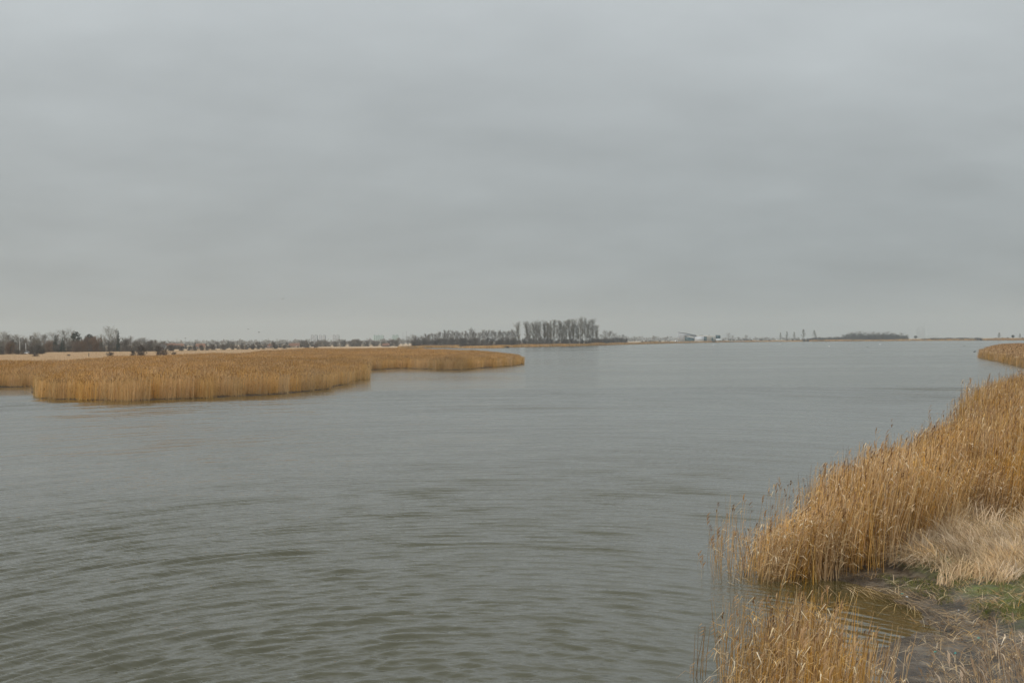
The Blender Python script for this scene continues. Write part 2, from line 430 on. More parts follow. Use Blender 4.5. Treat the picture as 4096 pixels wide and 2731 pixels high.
# ------------------------------------------------------------------ the lie of the land
front = [ground(u, v) for u, v in [(-900, 1585), (-300, 1560), (0, 1550), (128, 1546), (131, 1572), (165, 1590), (230, 1598), (530, 1604), (900, 1588), (1132, 1576), (1323, 1555), (1345, 1543), (1393, 1536), (1410, 1524), (1460, 1515), (1469, 1495), (1471, 1481), (1602, 1473), (1720, 1476), (1829, 1480), (1985, 1468), (2090, 1459)]]
tipback = [at(2088, 158), at(2040, 176), at(1975, 190), at(1915, 200), at(1800, 216), at(1700, 262)]
far_shore = [at(1640, 330), at(1590, 420), at(1600, 540), at(1700, 590), at(1830, 575), at(1850, 545), at(1930, 535), at(2000, 540), at(2010, 570), at(2100, 605), at(2300, 656), at(2420, 760), at(2600, 940), at(2700, 1060), at(2800, 1190), at(2900, 1290), at(3100, 1360), at(3300, 1340), at(3500, 1290), at(4096, 1090), at(4700, 950), at(6000, 800)]
MAIN = front + tipback + far_shore + [(14000, 1100), (14000, 14000), (-14000, 14000), (-14000, 90)]
BANK = deep([(6.6, 15.2), (7.4, 16.6), (9.0, 18.2), (11.2, 20.1), (13.6, 22.5), (16.6, 27), (21.9, 33.6), (27.4, 39.8), (32.4, 44.6), (39.4, 50.4), (60, 62), (84, 86), (88, 114), (103, 140), (119, 171), (128, 180), (160, 190), (300, 200), (480, 120), (480, -80), (7, -80), (5.6, 0), (5.0, 6), (4.95, 9.0), (5.6, 10.0), (5.7, 10.7), (6.3, 11.4), (6.95, 12.0), (7.25, 12.8), (7.15, 13.5), (6.6, 14.0), (6.1, 14.5)])

def height(X, Y, detail=False):
    s1 = sdist(X, Y, MAIN); s2 = sdist(X, Y, BANK)
    s2 = s2 + .55 * fbm(X * .9 + 2, Y * .45, 17, 3) + .12 * vnoise(X * 3.1, Y * 2.0, 18)
    h1 = np.where(s1 > 0, .06 + .42 * np.clip(s1 / 18, 0, 1) + .9 * np.clip((s1 - 60) / 900, 0, 1), np.maximum(s1 * .2, -.9))
    shelf = 1 / (1 + np.exp(-(X - 8.35 + .35 * fbm(Y * .9, X * .4, 5, 3)) / .07))
    h2 = np.where(s2 > 0, .015 + .05 * np.clip(s2, 0, 3) + .5 * np.clip((s2 - 3) / 25, 0, 1) + .14 * shelf * np.clip(s2 / 1.2, 0, 1), np.maximum(s2 * .2, -.9))
    if detail:
        land = np.clip(s2 / .8, 0, 1)
        h2 = h2 + land * (.06 * fbm(X * .9, Y * .7, 3, 3) + .06 * np.abs(fbm(X * 2.4, Y * 1.9, 9, 3)) ) + .03 * fbm(X * 7, Y * 5, 21, 2) * land
        h2 = np.where((s2 > 0) & (s2 < 1.6), h2 - .05 * np.clip(vnoise(X * .8 + 3, Y * .8 + 1, 44), 0, 1), h2)
    return np.maximum(h1, h2), s1, s2

def zat(x, y):
    return float(height(np.array([x]), np.array([y]))[0][0])

def polar(name, rs, th_half, n_dense, n_coarse):
    th = np.concatenate([np.linspace(-th_half, th_half, n_dense), np.linspace(th_half, 2 * math.pi - th_half, n_coarse + 2)[1:-1]])
    nr, nt = len(rs), len(th)
    RR, TT = np.meshgrid(rs, th, indexing='ij')
    X = RR * np.sin(TT); Y = RR * np.cos(TT)
    i = np.arange(nr - 1)[:, None]; j = np.arange(nt)[None, :]; j2 = (j + 1) % nt
    a = i * nt + j; b = (i + 1) * nt + j; c = (i + 1) * nt + j2; d = i * nt + j2
    quads = np.stack([a, d, c, b], -1).reshape(-1, 4)
    return X.ravel(), Y.ravel(), quads

def geom(r0, r1, q):
    return np.exp(np.arange(math.log(r0), math.log(r1), q))

# ground sheet: lake bed, marsh, meadow and the land beyond in one piece, out to the horizon
rs = np.concatenate([geom(1.0, 110, .05), geom(110, 660, .012), geom(660, 3600, .02), geom(3600, 13500, .1), [13500]])
X, Y, Q = polar('ground', rs, R(25), 330, 70)
H, s1, s2 = height(X, Y)
H = H + np.where(s1 > 3, .10 * fbm(X * .05, Y * .05, 2, 3) * np.clip(s1 / 30, 0, 1), 0)
inpatch = (X > 3.2) & (X < 23.5) & (Y > 13.4) & (Y < 65.0)
H = np.where(inpatch, H - .35, H)
me = mesh_np('ground', np.stack([X, Y, H], -1), Q, True, {'dry': np.clip((np.maximum(s1, s2) - 6) / 10, 0, 1)})
tag(obj('ground', me, earth_material()), kind='structure')

# the muddy bank at the photographer's feet
gx = np.arange(3.0, 24.01, .07); gy = np.arange(12.9, 66.01, .12)
GX, GY = np.meshgrid(gx, gy)
X, Y = GX.ravel(), GY.ravel()
H, s1, s2 = height(X, Y, True)
nx, ny = len(gx), len(gy)
ii, jj = np.meshgrid(np.arange(ny - 1), np.arange(nx - 1), indexing='ij')
a = (ii * nx + jj).ravel(); Q = np.stack([a, a + 1, a + nx + 1, a + nx], -1)
wet = np.clip(1 - (H - .03) / .2, 0, 1) * .8 + .2
moss = np.clip((X - 7.9) / .9, 0, 1) * np.clip((Y - 20) / 4, 0, 1) * np.clip((H - .1) / .1, 0, 1)
me = mesh_np('mud_bank', np.stack([X, Y, H], -1), Q, True, {'wet': wet, 'moss': moss})
tag(obj('bank_ground', me, mud_material()), kind='structure')

# the water: one sheet, with the wave trains that bend round into the bay as real relief near the bank
rs = np.concatenate([[.5, 3, 8], geom(14, 150, .0020), geom(150, 330, .0040), geom(330, 13400, .06), [13400]])
X, Y, Q = polar('water', rs, R(24.5), 520, 70)
rad = np.hypot(X, Y)
s2w = sdist(X, Y, BANK)
s1w = sdist(X, Y, MAIN)
calm = (np.clip((-s2w) / 10, .02, 1) * np.clip((-s1w) / 10, .3, 1)) ** .55
Z = np.zeros_like(X)
cxw, cyw = -.9, 8.0                          # the fronts bend round a point below the photographer
warp = .7 * fbm(X * .12, Y * .08, 31, 3)
step = rad * np.where(rad < 150, .0020, .0040)
wr = np.random.default_rng(5)
gust = .85 + .6 * fbm(X * .05 + 7, Y * .03, 71, 3)
for i in range(84):
    lam = math.exp(wr.uniform(math.log(.22), math.log(.92))) if i < 70 else math.exp(wr.uniform(math.log(1.2), math.log(3.4)))
    cxx, cyy = cxw + wr.normal(0, 1.1), cyw + wr.normal(0, 1.8)
    rho = np.sqrt(3.4 * (X - cxx) ** 2 + (Y - cyy) ** 2)
    ph = 2 * math.pi / lam * (rho + warp * wr.uniform(.4, 1.2)) + wr.uniform(0, 6.28)
    sl = (.098 * (lam / .6) ** (-.55 if lam > .6 else .0) * np.interp(rad, [22, 32, 45, 85], [1.45, 1.1, .8, .30]) if i < 70 else .060) * wr.uniform(.6, 1.3)
    amp = sl * lam / (2 * math.pi)
    env = np.clip(.35 + 1.3 * vnoise(X / (lam * 5) + i * 3.7, Y / (lam * 5), 200 + i), 0, 1)
    res = np.clip((lam / step - 3.5) / 3, 0, 1) * (1 if i < 70 else np.clip((rad - 45) / 60, 0, 1.5))
    Z += amp * env * res * (np.exp(2.0 * (np.sin(ph) - 1)) - .31) * 1.5      # peaked crests, flat troughs
Z *= np.clip(gust, .35, 1.4)
lee = np.clip((-s2w - .8) / 3, 0, 1) * np.clip((30 + s2w) / 14, 0, 1)       # long unbroken ripples running in towards the bank
for i in range(9):
    lam = wr.uniform(.5, 1.0)
    rho = np.sqrt(3.4 * (X - cxw + wr.normal(0, .5)) ** 2 + (Y - cyw + wr.normal(0, .8)) ** 2)
    ph = 2 * math.pi / lam * (rho + .35 * warp) + wr.uniform(0, 6.28)
    env = np.clip(.55 + .8 * vnoise(X / 6 + i * 5.1, Y / 9, 400 + i), 0, 1) * np.clip((lam / step - 3.5) / 3, 0, 1)
    Z += .070 * lam / (2 * math.pi) * env * lee / np.maximum(calm, .35) * (np.exp(1.6 * (np.sin(ph) - 1)) - .35) * 1.5
Z *= calm * np.clip((320 - rad) / 90, 0, 1)
me = mesh_np('water', np.stack([X, Y, Z], -1), Q, True, {'chop': np.clip(calm * (.6 + .5 * gust), .05, 1.3), 'farness': np.clip((rad - 30) / 80, 0, 1), 'openness': np.clip((rad - 45) / 110, 0, 1)})
tag(obj('water', me, water_material()), kind='structure')

# ------------------------------------------------------------------ scattering of reeds and grass
def hidden(name, me, mats):
    o = bpy.data.objects.new(name, me)      # shape used by the scatter, not itself in the scene
    for m in mats: me.materials.append(m)
    return o

def scatter(name, P, rot, scl, idx, protos):
    me = bpy.data.meshes.new(name)
    n = len(P)
    me.vertices.add(n); me.vertices.foreach_set('co', np.asarray(P, np.float32).ravel())
    for nm, arr in (('rot', rot), ('scl', scl)):
        a = me.attributes.new(nm, 'FLOAT_VECTOR', 'POINT'); a.data.foreach_set('vector', np.asarray(arr, np.float32).ravel())
    a = me.attributes.new('idx', 'INT', 'POINT'); a.data.foreach_set('value', np.asarray(idx, np.int32))
    for m in protos[0].data.materials: me.materials.append(m)
    o = bpy.data.objects.new(name, me); sc.collection.objects.link(o)
    key = 'scatter_' + protos[0].name
    ng = bpy.data.node_groups.get(key)
    if ng is None:
        ng = bpy.data.node_groups.new(key, 'GeometryNodeTree')
        ng.interface.new_socket('Geometry', in_out='INPUT', socket_type='NodeSocketGeometry')
        ng.interface.new_socket('Geometry', in_out='OUTPUT', socket_type='NodeSocketGeometry')
        N, L = ng.nodes, ng.links
        gi, go = N.new('NodeGroupInput'), N.new('NodeGroupOutput')
        iop = N.new('GeometryNodeInstanceOnPoints')
        jn = N.new('GeometryNodeJoinGeometry')
        for p in protos:
            oi = N.new('GeometryNodeObjectInfo'); oi.inputs['Object'].default_value = p; oi.inputs['As Instance'].default_value = False
            gti = N.new('GeometryNodeGeometryToInstance'); L.new(oi.outputs['Geometry'], gti.inputs[0]); L.new(gti.outputs[0], jn.inputs[0])
        L.new(gi.outputs[0], iop.inputs['Points']); L.new(jn.outputs[0], iop.inputs['Instance'])
        iop.inputs['Pick Instance'].default_value = True
        def na(nm, dt):
            k = N.new('GeometryNodeInputNamedAttribute'); k.data_type = dt; k.inputs['Name'].default_value = nm; return k.outputs['Attribute']
        L.new(na('idx', 'INT'), iop.inputs['Instance Index'])
        L.new(na('rot', 'FLOAT_VECTOR'), iop.inputs['Rotation']); L.new(na('scl', 'FLOAT_VECTOR'), iop.inputs['Scale'])
        L.new(iop.outputs[0], go.inputs[0])
    md = o.modifiers.new('scatter', 'NODES'); md.node_group = ng
    return o

def reed_clump(name, seed, n, radius, h, stemw, mats, plume=.5, leaves=2, lean=.06, wind=(.10, -.02), seg=3, plw=.05, pll=.22):
    """a clump of standing dry reed: thin bent stems, hanging leaf remains, one-sided seed plumes"""
    g = np.random.default_rng(seed)
    V = []; Fc = []; T = []; Mi = []
    def ribbon(pts, w, az, tint, m):
        b = len(V); c, s = math.cos(az), math.sin(az)
        for p, ww in zip(pts, w):
            V.append((p[0] - c * ww / 2, p[1] - s * ww / 2, p[2])); V.append((p[0] + c * ww / 2, p[1] + s * ww / 2, p[2])); T.extend((tint, tint))
        for i in range(len(pts) - 1):
            k = b + 2 * i
            Fc.append((k, k + 1, k + 3)); Fc.append((k, k + 3, k + 2)); Mi.extend((m, m))
    for k in range(n):
        r = radius * math.sqrt(g.random()); t = g.random() * 6.283
        x, y = r * math.cos(t), r * math.sin(t)
        hh = h * (1 - abs(g.normal(0, .17))) * (.45 if g.random() < .12 else 1)
        ax, ay = g.normal(wind[0] * .6, lean), g.normal(wind[1] * .6, lean)
        if g.random() < .05: ax, ay = g.normal(0, .45), g.normal(0, .45); hh *= .8
        bend = g.normal(.03, .05)
        tint = float(np.clip(g.normal(.48, .30), 0, 1))
        pts = []
        for i in range(seg + 1):
            f = i / seg
            pts.append((x + ax * hh * f + (wind[0] + bend) * hh * f * f * .5, y + ay * hh * f + wind[1] * hh * f * f * .5, hh * f * (1 - .5 * (ax * ax + ay * ay)) - .25 * (i == 0)))
        w = [stemw * (1 - .6 * i / seg) * g.uniform(.7, 1.3) for i in range(seg + 1)]
        ribbon(pts, w, g.random() * 6.283, tint, 0)
        top = pts[-1]
        if g.random() < plume:
            pt = float(np.clip(g.normal(.45, .28), 0, 1)); L = pll * g.uniform(.6, 1.3)
            az = math.atan2(wind[1], wind[0]) + g.normal(0, .7)
            for q in range(3):
                a2 = az + g.normal(0, .5); up = g.uniform(.55, 1.0); b = len(V)
                ex, ey = math.cos(a2), math.sin(a2); ww = plw * g.uniform(.6, 1.3)
                z0 = top[2] - L * .35 * q
                mx_, my_ = top[0] + ex * L * .22, top[1] + ey * L * .22
                V.extend([(top[0], top[1], z0 - L * .25), (mx_ - ey * ww, my_ + ex * ww, z0 + L * .25 * up), (mx_ + ey * ww, my_ - ex * ww, z0 + L * .2 * up), (top[0] + ex * L * .55, top[1] + ey * L * .55, z0 + L * .5 * up)])
                T.extend([pt] * 4); Fc.extend([(b, b + 1, b + 2), (b + 1, b + 3, b + 2)]); Mi.extend((2, 2))
        for q in range(g.poisson(leaves)):
            f = g.uniform(.25, .95); i = min(int(f * seg), seg - 1); ff = f * seg - i
            p = [pts[i][c] * (1 - ff) + pts[i + 1][c] * ff for c in range(3)]
            az = g.random() * 6.283; L = g.uniform(.12, .36) * h / 2
            ex, ey = math.cos(az), math.sin(az); up = g.uniform(-.2, .7)
            ribbon([p, (p[0] + ex * L * .5, p[1] + ey * L * .5, p[2] + L * up * .5), (p[0] + ex * L, p[1] + ey * L, p[2] + L * (up * .5 - .45))], [stemw * 1.1, stemw * 1.7, stemw * .25], az + 1.57, float(np.clip(g.normal(.5, .27), 0, 1)), 1)
    me = mesh_np(name, V, Fc, False, {'tint': T}, Mi)
    return hidden(name, me, mats)

def straw_clump(name, seed, n, radius, L, w, mats, flat, comb):
    """long matted grass blown over one way"""
    g = np.random.default_rng(seed); V = []; Fc = []; T = []; Mi = []
    for k in range(n):
        r = radius * math.sqrt(g.random()); t = g.random() * 6.283
        x, y = r * math.cos(t), r * math.sin(t)
        az = g.normal(0, comb); el = g.normal(flat, .22); l_ = L * g.uniform(.5, 1.15)
        e0 = min(el + .7, 1.5); b = len(V); tint = float(np.clip(g.normal(.55, .25), 0, 1)); px, py, pz = x, y, -.03
        fa = g.random() * 6.283
        for i in range(4):
            f = i / 3; ww = w * (1 - .75 * f) * g.uniform(.8, 1.2) / 2
            V.append((px - math.cos(fa) * ww, py - math.sin(fa) * ww, max(pz, -.03 + .03 * i) )); V.append((px + math.cos(fa) * ww, py + math.sin(fa) * ww, max(pz, -.03 + .03 * i))); T.extend((tint, tint))
            e = e0 + (el - .9 - e0) * f
            px += math.cos(az) * math.cos(e) * l_ / 3; py += math.sin(az) * math.cos(e) * l_ / 3; pz += math.sin(e) * l_ / 3
        for i in range(3):
            q = b + 2 * i; Fc.extend([(q, q + 1, q + 3), (q, q + 3, q + 2)]); Mi.extend((0, 0))
    return hidden(name, mesh_np(name, V, Fc, False, {'tint': T}, Mi), mats)

def fill(poly, spacing, seed, jitter=.5, holes=None):
    g = np.random.default_rng(seed)
    P = np.array(poly); x0, y0 = P.min(0); x1, y1 = P.max(0)
    xs = np.arange(x0, x1, spacing); ys = np.arange(y0, y1, spacing)
    XX, YY = np.meshgrid(xs, ys); XX = XX.ravel() + g.uniform(-jitter, jitter, XX.size) * spacing; YY = YY.ravel() + g.uniform(-jitter, jitter, YY.size) * spacing
    s = sdist(XX, YY, poly); k = s > 0
    return XX[k], YY[k], s[k]

def place(name, X, Y, sc_xy, sc_z, protos, seed, label, cat, z=None, tiltv=0.0, rz=None):
    g = np.random.default_rng(seed); n = len(X)
    Zg = np.maximum(height(X, Y)[0], -.35) if z is None else z
    rot = np.stack([g.normal(0, tiltv, n), g.normal(0, tiltv, n), (g.uniform(-.5, .5, n) if rz is None else rz)], -1)
    sx_, sz_ = sc_xy * np.ones(n), sc_z * np.ones(n)
    S = np.stack([sx_, sx_, sz_], -1)
    o = scatter(name, np.stack([X, Y, Zg], -1), rot, S, g.integers(0, len(protos), n), protos)
    return tag(o, label, cat, kind='stuff')

# near bank reeds
RM = [M['reed'], M['leaf'], M['plume']]
near = [reed_clump('bank_reed_shape', 100 + i, 38, .36, 2.0, .0125, RM, plume=.10, leaves=1.0, lean=.075, wind=(.03 + .025 * i, -.02), plw=.014, pll=.17, seg=4) for i in range(6)]
thin = [reed_clump('thin_reed_shape', 140 + i, 6, .3, 2.0, .011, RM, plume=.45, leaves=.7, lean=.07, wind=(.05, 0), plw=.016, pll=.2, seg=4) for i in range(5)]
OUTER = deep([(4.9, 14.4), (5.4, 15.4), (6.4, 16.3), (7.4, 17.2), (9.1, 18.6), (11.5, 20.8), (13.9, 23.0), (17.8, 26.6), (20.9, 31.0), (21.5, 33.6), (27.0, 40.2), (32, 45.0), (39, 51), (60, 64), (80, 78), (80, 50), (40, 28), (21, 19.5), (15, 17.6), (11.2, 16.9), (10.2, 15.9), (9.0, 15.1), (8.2, 14.5), (7.2, 14.15), (6.2, 13.95), (5.2, 13.9)])
X, Y, s = fill(OUTER, .33, 1)
bd = np.hypot(X, Y)
edge = s + .8 * fbm(X * .45, Y * .35, 77, 3)
keep = (rng.random(len(X)) < np.clip(.04 + edge / 1.1, 0, 1)) & ((bd < 60) | (rng.random(len(X)) < np.clip(60 / bd, .25, 1) ** 1.2)) & (X < Y * .41 + 4) & (fbm(X * .8 + 9, Y * .5, 78, 2) > -.62)
X, Y, s, bd = X[keep], Y[keep], s[keep], bd[keep]
hz = (.78 + .26 * np.clip(s / 2.6, 0, 1) + .50 * fbm(X * .33, Y * .15, 8, 3) + rng.normal(0, .085, len(X))) * np.where(Y > 64, 1.22, 1) * np.clip(.74 + .35 * (Y - 29) / 6.4, .74, 1)
place('reed_bed', X, Y, np.where(bd > 60, 1.3, 1.05), hz, near, 3, 'tall ochre reed bed covering the right bank down to the muddy shore', 'reeds', tiltv=.045)
k = rng.random(len(X)) < .16
place('plumed_reed_stems', X[k] + .1, Y[k], 1.0, hz[k] * (1.06 + .16 * rng.random(k.sum())), thin, 31, 'taller plumed reed stems sticking up out of the right bank reed bed', 'reeds', tiltv=.06)
X, Y, s = fill(deep([(3.9, 13.7), (4.3, 15.4), (6.3, 17.4), (10.4, 21.2), (13.0, 23.4), (13.6, 23.0), (9.2, 18.5), (6.6, 16.2), (5.6, 14.3), (5.2, 13.5)]), .40, 2)
k = rng.random(len(X)) < np.where(X < 6, .30, .5)
place('reed_fringe', X[k], Y[k], 1.0, .52 + .42 * rng.random(k.sum()), thin, 4, 'thin fringe of reeds standing in the water before the right bank reed bed', 'reeds', z=np.full(k.sum(), -.25), tiltv=.06)

# reed patch low in the picture, standing in the water
PATCH = deep([(2.45, 8.6), (2.8, 9.5), (3.2, 10.05), (3.8, 10.1), (4.25, 9.85), (4.4, 9.1), (4.4, 8.0), (3.8, 7.7), (2.7, 7.8)])
X, Y, s = fill(PATCH, .27, 5)
k = rng.random(len(X)) < np.clip(.1 + s / .6, 0, .9) * np.clip((X - 2.3) / .9, .25, 1); X, Y = X[k], Y[k]
place('reed_patch', X, Y, .85, (.68 + .26 * rng.random(len(X))) * np.clip(.85 + (X - 2.6) * .22, .7, 1.05), near, 6, 'ochre reed patch standing in shallow water at the bottom edge', 'reeds', z=np.full(len(X), -.25), tiltv=.05)
# pale plumed reeds in the lower right corner
pale_m = [M['straw'], M['straw'], mat('pale_plume', (.55, .40, .28), .9, tint=[(.36, .24, .15), (.56, .41, .28), (.66, .52, .38)], trans=.3)]
palep = [reed_clump('plume_reed_shape', 170 + i, 7, .26, 1.25, .009, pale_m, plume=.65, leaves=1.3, lean=.08, wind=(-.12, .02), plw=.016, pll=.24, seg=4) for i in range(4)]
X, Y, s = fill(deep([(4.9, 7.6), (5.3, 8.5), (6.2, 9.0), (7.4, 9.3), (8.4, 9.6), (8.6, 7.6), (6.5, 6.6), (5, 6.6)]), .30, 7)
k = rng.random(len(X)) < .5
place('plumed_reeds', X[k], Y[k], 1.0, .8 + .3 * rng.random(k.sum()), palep, 8, 'pale plumed reeds nodding in the lower right corner', 'reeds', tiltv=.05)

# matted pale grass between the reed bed and the mud
straw = [straw_clump('matted_grass_shape', 300 + i, 64, .30, ln_, .017, [M['straw']], fl, cb) for i, (fl, cb, ln_) in enumerate([(.75, .6, 1.0), (.3, .5, 1.2), (.05, .8, 1.0), (1.2, 1.2, .8), (.5, 1.3, .8), (.15, .4, 1.3)])]
MAT = deep([(7.7, 14.5), (8.6, 15.8), (9.8, 16.9), (11.4, 17.9), (14, 18.6), (20, 20.4), (20, 17.5), (14.2, 14.6), (12.4, 13.9), (10.8, 13.5), (9.8, 12.95), (8.9, 13.0), (8.2, 13.7)])
X, Y, s = fill(MAT, .40, 9)
hole = fbm(X * .7 + 6, Y * .5, 92, 2)
k = (hole > -.20) & (rng.random(len(X)) < np.clip(s / .9, .25, .8)); X, Y = X[k], Y[k]
flow = math.pi * (.62 + .75 * fbm(X * .45 + 5, Y * .6, 55, 2)) + rng.normal(0, .6, len(X))
place('matted_grass', X, Y, .8 + .45 * rng.random(len(X)), .5 + .75 * rng.random(len(X)) * np.clip((Y - 27.5) / 5, .3, 1.2), straw, 10, 'pale matted dead grass flattened between the reed bed and green mud', 'grass', rz=flow)
# dead reed litter strewn over the mud
lit = [straw_clump('litter_shape', 330 + i, 14, .3, .62, .012, [M['rot'] if i < 2 else M['leaf']], -.02, 2.6) for i in range(4)]
X, Y, s = fill(deep([(6.3, 10.4), (7.0, 11.5), (7.5, 12.4), (7.5, 13.2), (6.9, 13.9), (7.2, 14.3), (9.5, 13.6), (11.5, 13.9), (9.6, 12.4), (9.0, 11), (8.4, 9.4), (6.2, 9.0)]), .33, 11)
k = rng.random(len(X)) < .55 + .8 * fbm(X * .9, Y * .7, 14, 2)
place('reed_litter', X[k], Y[k], .7 + .5 * rng.random(k.sum()), .5, lit, 12, 'broken dead reed stems strewn over the mud', 'reed litter', z=height(X[k], Y[k], True)[0] + .012, rz=rng.uniform(0, 6.28, k.sum()))
X, Y, s = fill(deep([(5.6, 13.95), (6.6, 14.05), (7.3, 13.6), (7.7, 12.9), (7.7, 12.3), (7.35, 12.3), (7.2, 13.0), (6.6, 13.65)]), .36, 13)
raft = [straw_clump('raft_stem_shape', 390 + i, 9, .22, 1.5, .014, [M['leaf'] if i else M['rot']], .0, .16) for i in range(3)]
place('floating_reed_raft', X, Y, 1.1, .22, raft, 14, 'raft of fallen reed stems washed against the muddy shore', 'reed litter', z=np.maximum(height(X, Y, True)[0], 0) + .015, rz=-1.40 + rng.normal(0, .22, len(X)))
# short green grass on the shelf
tuft = [straw_clump('green_tuft_shape', 350 + i, 26, .12, .13, .007, [M['grass']], .8, 3.0) for i in range(4)]
X, Y, s = fill(deep([(7.5, 14.2), (8.0, 12.8), (8.6, 10.6), (9.5, 10.2), (15, 13), (17, 16), (12.2, 14.6), (9.6, 13.6)]), .14, 15)
k = rng.random(len(X)) < np.clip(.5 + .9 * fbm(X * 1.1 + 4, Y * .8, 25, 3) + .14 * (X - 9.0), 0, .95)
place('green_grass', X[k], Y[k], .8 + .6 * rng.random(k.sum()), .6 + .5 * rng.random(k.sum()), tuft, 16, 'short green grass and moss on the shelf above the mud', 'grass', z=height(X[k], Y[k], True)[0], rz=rng.uniform(0, 6.28, k.sum()))

# the marsh across the water
MM = [M['mreed'], M['mreed'], M['mplume']]
marsh = [reed_clump('marsh_reed_shape', 200 + i, 88, .72, 2.45, .020, MM, plume=.38, leaves=.12, lean=.03, wind=(.03, 0), plw=.022, pll=.22, seg=2) for i in range(5)]
back = [at(1640, 300), at(1400, 300), at(1200, 345), at(1050, 246), at(900, 190), at(700, 172), at(400, 142), at(150, 117), at(-300, 108), at(-900, 96)]
MARSH = front + tipback + back
X, Y, s = fill(MARSH, 1.08, 17)
d = np.hypot(X, Y)
s = s + 2.0 * fbm(X * .16, Y * .10, 79, 3)
keep = (np.abs(X) < Y * .39 + 8) & ((s < 14) | (rng.random(len(X)) < .8)) & (rng.random(len(X)) < np.clip(.25 + s / 1.2, 0, 1))
X, Y, s, d = X[keep], Y[keep], s[keep], d[keep]
hz = .70 + .34 * np.clip(s / 6, 0, 1) + .20 * fbm(X * .06, Y * .045, 61, 3) + .07 * vnoise(X * .4, Y * .4, 62) + rng.normal(0, .03, len(X))
place('marsh_reed_bed', X, Y, 1.0 + .25 * rng.random(len(X)), hz, marsh, 18, 'broad golden reed bed reaching into the lake on the left', 'reeds', z=np.zeros(len(X)))
# reed spit on the far right
SPIT = deep([(80, 80), (83, 96), (86, 115), (101, 141), (117.5, 172), (126, 182), (160, 196), (190, 190), (150, 120), (110, 80)])
X, Y, s = fill(SPIT, .95, 19)
k = (X < Y * .40 + 6) & ((s < 10) | (rng.random(len(X)) < .6)); X, Y, s = X[k], Y[k], s[k]
spitp = [reed_clump('spit_reed_shape', 240 + i, 60, .72, 2.7, .026, RM, plume=.5, leaves=.3, lean=.035, wind=(.08, 0), plw=.035, pll=.3, seg=2) for i in range(4)]
place('reed_spit', X, Y, 1.1, .85 + .25 * np.clip(s / 5, 0, 1) + .08 * vnoise(X * .3, Y * .3, 63), spitp, 20, 'dark ochre reed spit jutting in from the right edge', 'reeds')
# thin reed belt along the far shore
farp = [reed_clump('shore_reed_shape', 260 + i, 60, 2.6, 2.6, .16, MM, plume=.2, leaves=0, lean=.03, wind=(.03, 0), plw=.12, pll=.4, seg=2) for i in range(4)]
pts = []
fs = far_shore[2:]
for (ax, ay), (bx, by) in zip(fs[:-1], fs[1:]):
    n = max(2, int(math.hypot(bx - ax, by - ay) / 2.6))
    for i in range(n):
        for row in range(5):
            t = (i + rng.random()) / n
            x, y = ax + (bx - ax) * t, ay + (by - ay) * t
            l_ = math.hypot(x, y); o_ = row * 3.0 + rng.uniform(0, 2.5)
            pts.append((x * (1 + o_ / l_), y * (1 + o_ / l_)))
P = np.array(pts); u_ = P[:, 0] / P[:, 1] * F + 2048
k = (u_ < 4250) & ~((u_ > 2690) & (u_ < 2960) & (rng.random(len(P)) < .75)); P = P[k]
place('shore_reed_belt', P[:, 0], P[:, 1], 1.0, (.80 + .35 * fbm(P[:, 0] * .02, P[:, 1] * .015, 64, 2) + .15 * rng.random(len(P))) * np.interp(u_[k], [1600, 2500, 3100, 3500, 4200], [1, 1.1, 1.5, 1.75, 1.6]), farp, 22, 'pale reed belt along the whole far shore of the lake', 'reeds')
# meadow grass behind the marsh
tus = [straw_clump('meadow_tussock_shape', 370 + i, 60, 1.1, .75, .07, [M['mgrass']], .8, 3.0) for i in range(3)]
MEAD = [at(-500, 108), at(150, 112), at(400, 138), at(700, 166), at(900, 184), at(1050, 240), at(1200, 340), at(1400, 300), at(1560, 330), at(1580, 560), at(1300, 700), at(900, 520), at(500, 430), at(100, 405), at(-300, 380)]
X, Y, s = fill(MEAD, 2.8, 23)
k = (np.abs(X) < Y * .39 + 8) & (rng.random(len(X)) < .7)
place('meadow_grass', X[k], Y[k], 1.2, .5 + .4 * rng.random(k.sum()), tus, 24, 'dry tan meadow grass between the marsh and the trees', 'grass', rz=rng.uniform(0, 6.28, k.sum()))

# ------------------------------------------------------------------ bare winter trees, shrubs and conifers
def twig_tris(mb, base, d, n, L, w, g, spread, up):
    """n thin tapering twigs leaving a branch point"""
    for _ in range(n):
        v = Vector((d[0] + g.normal(0, spread), d[1] + g.normal(0, spread), d[2] + g.normal(0, spread) + up)).normalized()
        l_ = L * g.uniform(.5, 1.2)
        sd = v.orthogonal().normalized(); sd.rotate(Matrix.Rotation(g.random() * 6.283, 3, v))
        p = Vector(base); ww = w * g.uniform(.6, 1.2)
        mb.add([p - sd * ww / 2, p + sd * ww / 2, p + v * l_], [(0, 1, 2)], 0, float(np.clip(g.normal(.5, .25), 0, 1)))

